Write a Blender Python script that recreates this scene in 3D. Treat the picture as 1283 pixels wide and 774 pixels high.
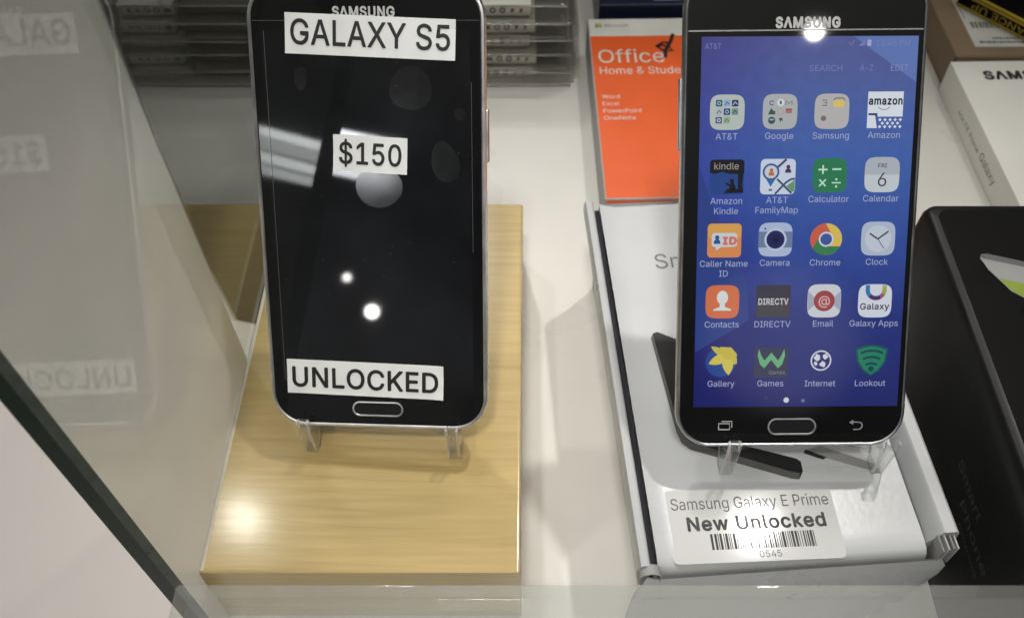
import bpy, bmesh, math, random
from mathutils import Vector, Matrix

# ------------------------------------------------------------------ clearing
for _o in list(bpy.data.objects):
    bpy.data.objects.remove(_o, do_unlink=True)
SC = bpy.context.scene
COL = SC.collection
MM = 0.001
random.seed(7)

# ------------------------------------------------------------------ camera
cam_d = bpy.data.cameras.new("camera")
cam = bpy.data.objects.new("camera", cam_d)
COL.objects.link(cam)
cam.location = (0, 0, 0.320)
cam.rotation_euler = (math.radians(90 - 52), 0, 0)
cam_d.sensor_width = 36.0
cam_d.lens = 1153.0 / 1283.0 * 36.0
cam_d.shift_x = -22.5 / 1283.0
cam_d.clip_start = 0.01
cam_d.clip_end = 50
cam_d.dof.use_dof = True
cam_d.dof.focus_distance = 0.290
cam_d.dof.aperture_fstop = 17.0
SC.camera = cam

# ------------------------------------------------------------------ world: the dim room round the case, a pale ceiling overhead
world = bpy.data.worlds.new("World")
SC.world = world
world.use_nodes = True
wn = world.node_tree
wn.nodes.clear()
w_out = wn.nodes.new("ShaderNodeOutputWorld")
w_bg = wn.nodes.new("ShaderNodeBackground")
w_tc = wn.nodes.new("ShaderNodeTexCoord")
w_sep = wn.nodes.new("ShaderNodeSeparateXYZ")
w_rmp = wn.nodes.new("ShaderNodeValToRGB")
w_nz = wn.nodes.new("ShaderNodeTexNoise")
w_mx = wn.nodes.new("ShaderNodeMath")
w_mx.operation = 'MULTIPLY_ADD'
w_nz.inputs["Scale"].default_value = 2.2
w_nz.inputs["Detail"].default_value = 2.0
w_mx.inputs[1].default_value = 0.22
w_add = wn.nodes.new("ShaderNodeMath")
w_add.operation = 'SUBTRACT'
w_add.inputs[1].default_value = 0.11
wn.links.new(w_tc.outputs["Generated"], w_sep.inputs[0])
wn.links.new(w_tc.outputs["Generated"], w_nz.inputs["Vector"])
wn.links.new(w_nz.outputs["Fac"], w_mx.inputs[0])
wn.links.new(w_sep.outputs["Z"], w_mx.inputs[2])
wn.links.new(w_mx.outputs[0], w_add.inputs[0])
wn.links.new(w_add.outputs[0], w_rmp.inputs[0])
cr = w_rmp.color_ramp
cr.elements[0].position = 0.0
cr.elements[0].color = (0.10, 0.095, 0.09, 1)
cr.elements[1].position = 0.92
cr.elements[1].color = (0.70, 0.68, 0.62, 1)
e = cr.elements.new(0.42)
e.color = (0.070, 0.068, 0.066, 1)
e = cr.elements.new(0.66)
e.color = (0.22, 0.212, 0.195, 1)
# two soft glows added to the world to give the phone screens hazy reflections
last = w_rmp.outputs[0]
for d0, lo_, hi_, col_ in (((0.272, -0.815, 0.510), 0.9955, 0.9992, (0.85, 0.76, 0.86, 1)), ((-0.36, -0.90, 0.24), 0.955, 0.998, (0.20, 0.20, 0.20, 1))):
    dn = wn.nodes.new("ShaderNodeVectorMath")
    dn.operation = 'DOT_PRODUCT'
    dn.inputs[1].default_value = Vector(d0).normalized()
    nrm = wn.nodes.new("ShaderNodeVectorMath")
    nrm.operation = 'NORMALIZE'
    wn.links.new(w_tc.outputs["Generated"], nrm.inputs[0])
    wn.links.new(nrm.outputs[0], dn.inputs[0])
    mr_ = wn.nodes.new("ShaderNodeMapRange")
    mr_.interpolation_type = 'SMOOTHSTEP'
    mr_.inputs[1].default_value = lo_
    mr_.inputs[2].default_value = hi_
    wn.links.new(dn.outputs["Value"], mr_.inputs[0])
    ad = wn.nodes.new("ShaderNodeMix")
    ad.data_type = 'RGBA'
    ad.blend_type = 'ADD'
    wn.links.new(mr_.outputs[0], ad.inputs["Factor"])
    wn.links.new(last, ad.inputs["A"])
    ad.inputs["B"].default_value = col_
    last = ad.outputs["Result"]
wn.links.new(last, w_bg.inputs[0])
w_bg.inputs[1].default_value = 0.70
wn.links.new(w_bg.outputs[0], w_out.inputs[0])

# ------------------------------------------------------------------ lamps: the shop's ceiling downlights, a louvred fixture, and an added front fill
def lamp(name, loc, aim, power, size, size_y=None, col=(1.0, 0.972, 0.925)):
    d = bpy.data.lights.new(name, 'AREA')
    d.energy = power
    d.color = col
    if size_y:
        d.shape = 'RECTANGLE'
        d.size = size
        d.size_y = size_y
    else:
        d.shape = 'DISK'
        d.size = size
    o = bpy.data.objects.new(name, d)
    COL.objects.link(o)
    o.location = loc
    o.rotation_euler = (Vector(aim) - Vector(loc)).to_track_quat('-Z', 'Y').to_euler()
    return o

for loc_, aim_, pw_, sz_, beam_ in (((-0.665, 0.936, 1.75), (-0.05, 0.20, 0.05), 0.030, 0.075, 20), ((0.514, 0.907, 1.75), (0.06, 0.20, 0.05), 0.095, 0.070, 20),
                                    ((-0.37, 1.78, 1.75), (0.0, 0.18, 0.05), 0.110, 0.13, 20), ((0.622, -0.890, 1.520), (0.08, 0.21, 0.08), 0.0028, 0.038, 24),
                                    ((-0.10, -0.50, 1.75), (0.0, 0.21, 0.08), 0.110, 0.20, 20)):  # last entry: unseen fill added in front to brighten the stickers
    lamp("ceiling_downlight", loc_, aim_, pw_ * 1.55, sz_).data.spread = math.radians(beam_)
lamp("ceiling_spot", (-0.507, -1.165, 0.655), (-0.05, 0.18, 0.08), 0.10, 0.027)
lamp("ceiling_spot", (-0.544, -1.096, 0.695), (-0.06, 0.19, 0.09), 0.020, 0.016)
_ld = Vector((0.39, 0.78, -0.50)).normalized()
_lu = (Vector((0, 0, 1)) - _ld * _ld.z).normalized()          # up across the louvres
for cx_, wid_, pw_ in (((-0.650, -0.950, 0.868), 0.118, 0.17), ((-0.522, -0.985, 0.892), 0.140, 0.16)):
    for k_, (off_, h_, g_) in enumerate(((0.038, 0.017, 1.25), (0.0165, 0.022, 0.75), (-0.008, 0.018, 1.2), (-0.030, 0.018, 0.8))):
        lamp("louvred_fixture", Vector(cx_) + _lu * off_, (-0.06, 0.21, 0.12), pw_ * g_, wid_, h_, (0.93, 0.96, 1.0))

# ------------------------------------------------------------------ exposure
SC.view_settings.view_transform = 'Standard'
SC.view_settings.look = 'None'
SC.view_settings.exposure = 0.16
SC.view_settings.gamma = 1.0
SC.render.engine = 'CYCLES'
SC.cycles.use_denoising = True
SC.cycles.use_light_tree = False
SC.cycles.max_bounces = 10
SC.cycles.transparent_max_bounces = 16
SC.cycles.transmission_bounces = 10
SC.cycles.caustics_reflective = False
SC.cycles.caustics_refractive = False
SC.cycles.sample_clamp_indirect = 4.0

# ------------------------------------------------------------------ materials
def lin(c):
    return tuple((v / 255 / 12.92) if v / 255 <= 0.04045 else ((v / 255 + 0.055) / 1.055) ** 2.4 for v in c)

def base_mat(name):
    m = bpy.data.materials.new(name)
    m.use_nodes = True
    nt = m.node_tree
    return m, nt, nt.nodes["Principled BSDF"]

def mat(name, col, rough=0.5, metal=0.0, spec=0.5, coat=0.0, var=0.08, scale=60.0, bump=0.0, bscale=900.0, coat_rough=0.05):
    """principled surface whose tone and gloss drift a little over the object"""
    m, nt, p = base_mat(name)
    tc = nt.nodes.new("ShaderNodeTexCoord")
    nz = nt.nodes.new("ShaderNodeTexNoise")
    nz.inputs["Scale"].default_value = scale
    nz.inputs["Detail"].default_value = 5
    nt.links.new(tc.outputs["Object"], nz.inputs["Vector"])
    mr = nt.nodes.new("ShaderNodeMapRange")
    mr.inputs[1].default_value = 0.3
    mr.inputs[2].default_value = 0.7
    mr.inputs[3].default_value = 1 - var
    mr.inputs[4].default_value = 1 + var
    nt.links.new(nz.outputs["Fac"], mr.inputs[0])
    vm = nt.nodes.new("ShaderNodeVectorMath")
    vm.operation = 'SCALE'
    vm.inputs[0].default_value = col
    nt.links.new(mr.outputs[0], vm.inputs["Scale"])
    nt.links.new(vm.outputs[0], p.inputs["Base Color"])
    rr = nt.nodes.new("ShaderNodeMath")
    rr.operation = 'MULTIPLY'
    rr.inputs[1].default_value = rough
    nt.links.new(mr.outputs[0], rr.inputs[0])
    nt.links.new(rr.outputs[0], p.inputs["Roughness"])
    p.inputs["Metallic"].default_value = metal
    p.inputs["Specular IOR Level"].default_value = spec
    p.inputs["Coat Weight"].default_value = coat
    p.inputs["Coat Roughness"].default_value = coat_rough
    if bump:
        n2 = nt.nodes.new("ShaderNodeTexNoise")
        n2.inputs["Scale"].default_value = bscale
        n2.inputs["Detail"].default_value = 4
        nt.links.new(tc.outputs["Object"], n2.inputs["Vector"])
        b = nt.nodes.new("ShaderNodeBump")
        b.inputs["Strength"].default_value = bump
        b.inputs["Distance"].default_value = 0.0004
        nt.links.new(n2.outputs["Fac"], b.inputs["Height"])
        nt.links.new(b.outputs[0], p.inputs["Normal"])
    return m

def wood_mat(name):
    m, nt, p = base_mat(name)
    tc = nt.nodes.new("ShaderNodeTexCoord")
    mp = nt.nodes.new("ShaderNodeMapping")
    mp.inputs["Scale"].default_value = (0.22, 1.0, 1.0)
    mp.inputs["Rotation"].default_value = (0, 0, math.radians(9))
    nt.links.new(tc.outputs["Object"], mp.inputs["Vector"])
    sn = nt.nodes.new("ShaderNodeTexWave")          # growth rings, bent where the cut runs out
    sn.wave_type = 'BANDS'
    sn.bands_direction = 'Y'
    sn.wave_profile = 'SAW'
    sn.inputs["Scale"].default_value = 62
    sn.inputs["Distortion"].default_value = 17.0
    sn.inputs["Detail"].default_value = 2.5
    sn.inputs["Detail Scale"].default_value = 0.30
    sn.inputs["Detail Roughness"].default_value = 0.45
    nt.links.new(mp.outputs[0], sn.inputs["Vector"])
    line = nt.nodes.new("ShaderNodeValToRGB")       # thin late-wood lines
    line.color_ramp.elements[0].position = 0.0
    line.color_ramp.elements[0].color = (0, 0, 0, 1)
    line.color_ramp.elements[1].position = 1.0
    line.color_ramp.elements[1].color = (0.0, 0.0, 0.0, 1)
    a = line.color_ramp.elements.new(0.78)
    a.color = (0.10, 0.10, 0.10, 1)
    a = line.color_ramp.elements.new(0.93)
    a.color = (0.85, 0.85, 0.85, 1)
    nt.links.new(sn.outputs[0], line.inputs[0])
    fib = nt.nodes.new("ShaderNodeTexNoise")
    mp2 = nt.nodes.new("ShaderNodeMapping")
    mp2.inputs["Scale"].default_value = (28, 520, 520)
    nt.links.new(tc.outputs["Object"], mp2.inputs["Vector"])
    nt.links.new(mp2.outputs[0], fib.inputs["Vector"])
    fib.inputs["Scale"].default_value = 1.0
    fib.inputs["Detail"].default_value = 6
    patch = nt.nodes.new("ShaderNodeTexNoise")
    patch.inputs["Scale"].default_value = 38
    patch.inputs["Detail"].default_value = 2
    nt.links.new(mp.outputs[0], patch.inputs["Vector"])
    mod = nt.nodes.new("ShaderNodeMath")            # lines fade in and out
    mod.operation = 'MULTIPLY'
    pr = nt.nodes.new("ShaderNodeMapRange")
    pr.inputs[1].default_value = 0.42
    pr.inputs[2].default_value = 0.72
    nt.links.new(patch.outputs["Fac"], pr.inputs[0])
    nt.links.new(line.outputs[0], mod.inputs[0])
    nt.links.new(pr.outputs[0], mod.inputs[1])
    mix1 = nt.nodes.new("ShaderNodeMix")
    mix1.data_type = 'RGBA'
    mix1.inputs["A"].default_value = (0.560, 0.418, 0.178, 1)
    mix1.inputs["B"].default_value = (0.490, 0.352, 0.145, 1)
    nt.links.new(mod.outputs[0], mix1.inputs["Factor"])
    mix2 = nt.nodes.new("ShaderNodeMix")
    mix2.data_type = 'RGBA'
    mix2.blend_type = 'MULTIPLY'
    mix2.inputs["Factor"].default_value = 0.55
    r2 = nt.nodes.new("ShaderNodeValToRGB")
    r2.color_ramp.elements[0].position = 0.25
    r2.color_ramp.elements[0].color = (0.74, 0.70, 0.63, 1)
    r2.color_ramp.elements[1].position = 0.7
    r2.color_ramp.elements[1].color = (1.05, 1.04, 1.02, 1)
    nt.links.new(fib.outputs["Fac"], r2.inputs[0])
    nt.links.new(mix1.outputs["Result"], mix2.inputs["A"])
    nt.links.new(r2.outputs[0], mix2.inputs["B"])
    # pin knots
    vo = nt.nodes.new("ShaderNodeTexVoronoi")
    vo.inputs["Scale"].default_value = 22
    nt.links.new(tc.outputs["Object"], vo.inputs["Vector"])
    kr = nt.nodes.new("ShaderNodeValToRGB")
    kr.color_ramp.elements[0].position = 0.02
    kr.color_ramp.elements[0].color = (0.30, 0.20, 0.10, 1)
    kr.color_ramp.elements[1].position = 0.05
    kr.color_ramp.elements[1].color = (1, 1, 1, 1)
    nt.links.new(vo.outputs["Distance"], kr.inputs[0])
    mix3 = nt.nodes.new("ShaderNodeMix")
    mix3.data_type = 'RGBA'
    mix3.blend_type = 'MULTIPLY'
    mix3.inputs["Factor"].default_value = 0.8
    nt.links.new(mix2.outputs["Result"], mix3.inputs["A"])
    nt.links.new(kr.outputs[0], mix3.inputs["B"])
    nt.links.new(mix3.outputs["Result"], p.inputs["Base Color"])
    p.inputs["Roughness"].default_value = 0.20
    p.inputs["Coat Weight"].default_value = 0.60
    p.inputs["Coat Roughness"].default_value = 0.11
    p.inputs["Specular IOR Level"].default_value = 0.45
    b = nt.nodes.new("ShaderNodeBump")
    b.inputs["Strength"].default_value = 0.10
    b.inputs["Distance"].default_value = 0.0004
    nt.links.new(fib.outputs["Fac"], b.inputs["Height"])
    nt.links.new(b.outputs[0], p.inputs["Normal"])
    return m

def clear_mat(name, tint, ior=1.5, rough=0.0, haze=0.0, haze_col=(0.6, 0.6, 0.58)):
    """clear sheet: tinted see-through with fresnel reflection and a trace of dusty haze"""
    m, nt, p = base_mat(name)
    out = nt.nodes["Material Output"]
    nt.nodes.remove(p)
    tr = nt.nodes.new("ShaderNodeBsdfTransparent")
    tr.inputs[0].default_value = (*tint, 1)
    gl = nt.nodes.new("ShaderNodeBsdfGlossy")
    gl.inputs["Roughness"].default_value = rough
    gl.inputs["Color"].default_value = (1, 1, 1, 1)
    fr = nt.nodes.new("ShaderNodeFresnel")
    geo = nt.nodes.new("ShaderNodeNewGeometry")     # same reflectance met from either side of the sheet
    mi = nt.nodes.new("ShaderNodeMapRange")
    mi.inputs[3].default_value = ior
    mi.inputs[4].default_value = 1.0 / ior
    nt.links.new(geo.outputs["Backfacing"], mi.inputs[0])
    nt.links.new(mi.outputs[0], fr.inputs["IOR"])
    mx = nt.nodes.new("ShaderNodeMixShader")
    last = tr
    if haze:
        df = nt.nodes.new("ShaderNodeBsdfDiffuse")
        df.inputs[0].default_value = (*haze_col, 1)
        tc = nt.nodes.new("ShaderNodeTexCoord")
        nz = nt.nodes.new("ShaderNodeTexNoise")
        nz.inputs["Scale"].default_value = 7
        nz.inputs["Detail"].default_value = 1
        nt.links.new(tc.outputs["Object"], nz.inputs["Vector"])
        mh = nt.nodes.new("ShaderNodeMath")
        mh.operation = 'MULTIPLY'
        mh.inputs[1].default_value = 2 * haze
        nt.links.new(nz.outputs["Fac"], mh.inputs[0])
        m2 = nt.nodes.new("ShaderNodeMixShader")
        nt.links.new(mh.outputs[0], m2.inputs[0])
        nt.links.new(tr.outputs[0], m2.inputs[1])
        nt.links.new(df.outputs[0], m2.inputs[2])
        last = m2
    nt.links.new(fr.outputs[0], mx.inputs[0])
    nt.links.new(last.outputs[0], mx.inputs[1])
    nt.links.new(gl.outputs[0], mx.inputs[2])
    nt.links.new(mx.outputs[0], out.inputs[0])
    return m

_scr = {}
def scr(rgb, k=0.72):
    """lit pixels of the display under its glossy cover glass"""
    key = (rgb, k)
    if key not in _scr:
        m, nt, p = base_mat("screen_colour")
        p.inputs["Base Color"].default_value = (0.007, 0.0075, 0.008, 1)
        p.inputs["Roughness"].default_value = 0.03
        p.inputs["Emission Color"].default_value = (*lin(rgb), 1)
        p.inputs["Emission Strength"].default_value = k
        _scr[key] = m
    return _scr[key]

def wallpaper_mat(name, seed_shift, lift):
    m, nt, p = base_mat(name)
    tc = nt.nodes.new("ShaderNodeTexCoord")
    sp = nt.nodes.new("ShaderNodeSeparateXYZ")
    nt.links.new(tc.outputs["Generated"], sp.inputs[0])
    r = nt.nodes.new("ShaderNodeValToRGB")
    els = r.color_ramp.elements
    els[0].position = 0.0
    els[0].color = (*lin((27, 34, 94)), 1)
    els[1].position = 1.0
    els[1].color = (*lin((74, 80, 132)), 1)
    for pos, c in ((0.25, (32, 44, 110)), (0.45, (42, 66, 137)), (0.68, (56, 86, 152)), (0.85, (68, 86, 144))):
        x = els.new(pos)
        x.color = (*lin(c), 1)
    nt.links.new(sp.outputs["Y"], r.inputs[0])
    r2 = nt.nodes.new("ShaderNodeValToRGB")         # the wallpaper is dimmer and more violet at its left border
    r2.color_ramp.elements[0].color = (0.66, 0.52, 0.84, 1)
    r2.color_ramp.elements[1].position = 0.45
    r2.color_ramp.elements[1].color = (1, 1, 1, 1)
    nt.links.new(sp.outputs["X"], r2.inputs[0])
    mx = nt.nodes.new("ShaderNodeMix")
    mx.data_type = 'RGBA'
    mx.blend_type = 'MULTIPLY'
    mx.inputs["Factor"].default_value = 1.0
    nt.links.new(r.outputs[0], mx.inputs["A"])
    nt.links.new(r2.outputs[0], mx.inputs["B"])
    nz = nt.nodes.new("ShaderNodeTexNoise")
    nz.inputs["Scale"].default_value = 260
    nt.links.new(tc.outputs["Object"], nz.inputs["Vector"])
    mr = nt.nodes.new("ShaderNodeMapRange")
    mr.inputs[3].default_value = 0.86 * lift
    mr.inputs[4].default_value = 1.10 * lift
    nt.links.new(nz.outputs["Fac"], mr.inputs[0])
    nt.links.new(mx.outputs["Result"], p.inputs["Emission Color"])
    nt.links.new(mr.outputs[0], p.inputs["Emission Strength"])
    p.inputs["Base Color"].default_value = (0.007, 0.0075, 0.008, 1)
    p.inputs["Roughness"].default_value = 0.03
    return m

M = {}
M['floor'] = mat("white_laminate", (0.665, 0.65, 0.61), 0.28, var=0.07, scale=9, bump=0.05, bscale=700)
M['counter'] = mat("pinkish_white_laminate", (0.68, 0.625, 0.60), 0.4, var=0.03, scale=9)
M['ground'] = mat("dark_carpet", (0.022, 0.020, 0.018), 0.9)
M['backwall'] = mat("dark_panel", (0.035, 0.033, 0.03), 0.6)
M['wood'] = wood_mat("pale_maple")
M['trim'] = mat("pale_edge_band", (0.74, 0.70, 0.58), 0.3)
M['chrome'] = mat("silver_rim", (0.90, 0.90, 0.89), 0.33, metal=1.0, var=0.15, scale=120)
M['gunmetal'] = mat("gunmetal_rim", (0.50, 0.51, 0.53), 0.33, metal=1.0, var=0.15, scale=120)
M['blackglass'] = mat("black_cover_glass", (0.0045, 0.0048, 0.0055), 0.035, var=0.3, scale=40)
M['offscreen'] = mat("sleeping_display", (0.0085, 0.0095, 0.0115), 0.028, var=0.55, scale=28)
M['blackplastic'] = mat("black_plastic", (0.012, 0.012, 0.012), 0.4)
M['darkkey'] = mat("dark_key", (0.008, 0.008, 0.009), 0.2)
M['silverink'] = mat("silver_print", (0.55, 0.55, 0.54), 0.4, var=0.12, scale=300)
M['greyink'] = mat("grey_print", (0.32, 0.33, 0.34), 0.4)
M['film'] = mat("film_blister", (0.0105, 0.0115, 0.0120), 0.10, spec=0.5, var=0.12, scale=160)
M['filmedge'] = mat("film_edge", (0.10, 0.10, 0.10), 0.3)
M['paper'] = mat("sticker_paper", (0.88, 0.90, 0.89), 0.55, var=0.05, scale=90, bump=0.1)
M['ink'] = mat("black_ink", (0.010, 0.010, 0.010), 0.5, var=0.2, scale=700)
M['inkgrey'] = mat("worn_ink", (0.055, 0.055, 0.057), 0.5, var=0.25, scale=700)
M['label'] = mat("glossy_label", (0.585, 0.59, 0.58), 0.060, spec=0.22, var=0.03, scale=50)
M['whitecard'] = mat("white_card", (0.54, 0.55, 0.56), 0.28, var=0.035, scale=35, bump=0.12, bscale=500)
M['brightcard'] = mat("bright_white_card", (0.82, 0.81, 0.76), 0.34, var=0.03, scale=35, bump=0.1, bscale=500)
M['whitecut'] = mat("white_card_edge", (0.50, 0.50, 0.48), 0.6)
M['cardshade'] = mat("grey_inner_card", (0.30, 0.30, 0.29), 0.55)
M['gap'] = mat("dark_gap", (0.014, 0.014, 0.022), 0.8)
M['printdark'] = mat("printed_dark_grey", (0.018, 0.018, 0.019), 0.35, spec=0.3, var=0.2)
M['printmid'] = mat("printed_mid_grey", (0.11, 0.11, 0.11), 0.3)
M['printlight'] = mat("printed_light_grey", (0.27, 0.27, 0.265), 0.35)
M['textgrey'] = mat("grey_card_lettering", (0.13, 0.13, 0.13), 0.5)
M['orange'] = mat("orange_card", (0.76, 0.115, 0.022), 0.32, coat=0.7, coat_rough=0.16, var=0.06, scale=30, bump=0.45, bscale=95)
M['orangedark'] = mat("orange_card_edge", (0.55, 0.06, 0.012), 0.4)
M['offwhite'] = mat("off_white_print", (0.62, 0.62, 0.58), 0.4)
M['boxgrey'] = mat("grey_card_side", (0.34, 0.34, 0.33), 0.5)
M['marker'] = mat("marker_ink", (0.010, 0.006, 0.005), 0.45)
M['green'] = mat("lime_print", (0.21, 0.29, 0.025), 0.35)
M['blackcard'] = mat("black_card", (0.0035, 0.0035, 0.0035), 0.5, spec=0.08, var=0.25, scale=28, bump=0.1, bscale=400)
M['blackside'] = mat("black_card_side", (0.0095, 0.0095, 0.0095), 0.42, spec=0.26, var=0.25, scale=22, bump=0.1, bscale=400)
M['faintink'] = mat("faint_grey_lettering", (0.085, 0.085, 0.085), 0.5, var=0.3, scale=250)
M['kraft'] = mat("brown_cardboard", (0.235, 0.165, 0.10), 0.65, var=0.1, scale=45, bump=0.2)
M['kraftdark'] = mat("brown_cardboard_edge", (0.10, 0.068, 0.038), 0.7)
M['yellow'] = mat("yellow_border", (0.42, 0.30, 0.02), 0.4)
M['darknavy'] = mat("navy_card", (0.010, 0.014, 0.040), 0.35)
M['paleblue'] = mat("pale_blue_print", (0.20, 0.25, 0.42), 0.4)
M['glass'] = clear_mat("tinted_glass", (0.92, 0.93, 0.90), 1.5, 0.0, 0.56, (0.95, 0.97, 0.91))
M['glassclean'] = clear_mat("clean_tinted_glass", (0.92, 0.93, 0.90), 1.5, 0.0, 0.03, (0.8, 0.8, 0.76))
M['sideglass'] = clear_mat("clear_side_glass", (0.84, 0.87, 0.84), 1.52, 0.0, 0.006, (0.6, 0.6, 0.58))
M['glassedge'] = mat("green_glass_edge", (0.003, 0.016, 0.010), 0.25, spec=0.08, var=0.35, scale=50)
M['glassarris'] = mat("ground_glass_arris", (0.070, 0.085, 0.066), 0.35, spec=0.2, var=0.3, scale=160)
M['ledge'] = clear_mat("clear_counter_glass", (0.93, 0.94, 0.93), 1.5, 0.0, 0.14, (0.66, 0.66, 0.64))
M['acrylic'] = clear_mat("clear_acrylic", (0.93, 0.94, 0.94), 1.42, 0.03, 0.05, (0.8, 0.8, 0.8))
M['acrylicedge'] = clear_mat("polished_acrylic_edge", (0.80, 0.82, 0.83), 2.0, 0.06, 0.50, (1.0, 0.93, 0.93))  # chamfers coloured milky to imitate edges catching light
M['shell'] = clear_mat("clear_blister_plastic", (0.92, 0.92, 0.905), 1.5, 0.04, 0.035, (0.6, 0.6, 0.57))
M['lip'] = mat("milky_plastic_lip", (0.27, 0.265, 0.25), 0.12, var=0.5, scale=90)  # whitish strips painted in for the highlights along the pack edges
M['tray'] = mat("dark_tray", (0.062, 0.058, 0.050), 0.35, var=0.3, scale=60)
M['card'] = mat("printed_insert", (0.72, 0.71, 0.67), 0.5)
M['cardprint'] = mat("insert_print", (0.10, 0.10, 0.095), 0.5)

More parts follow.
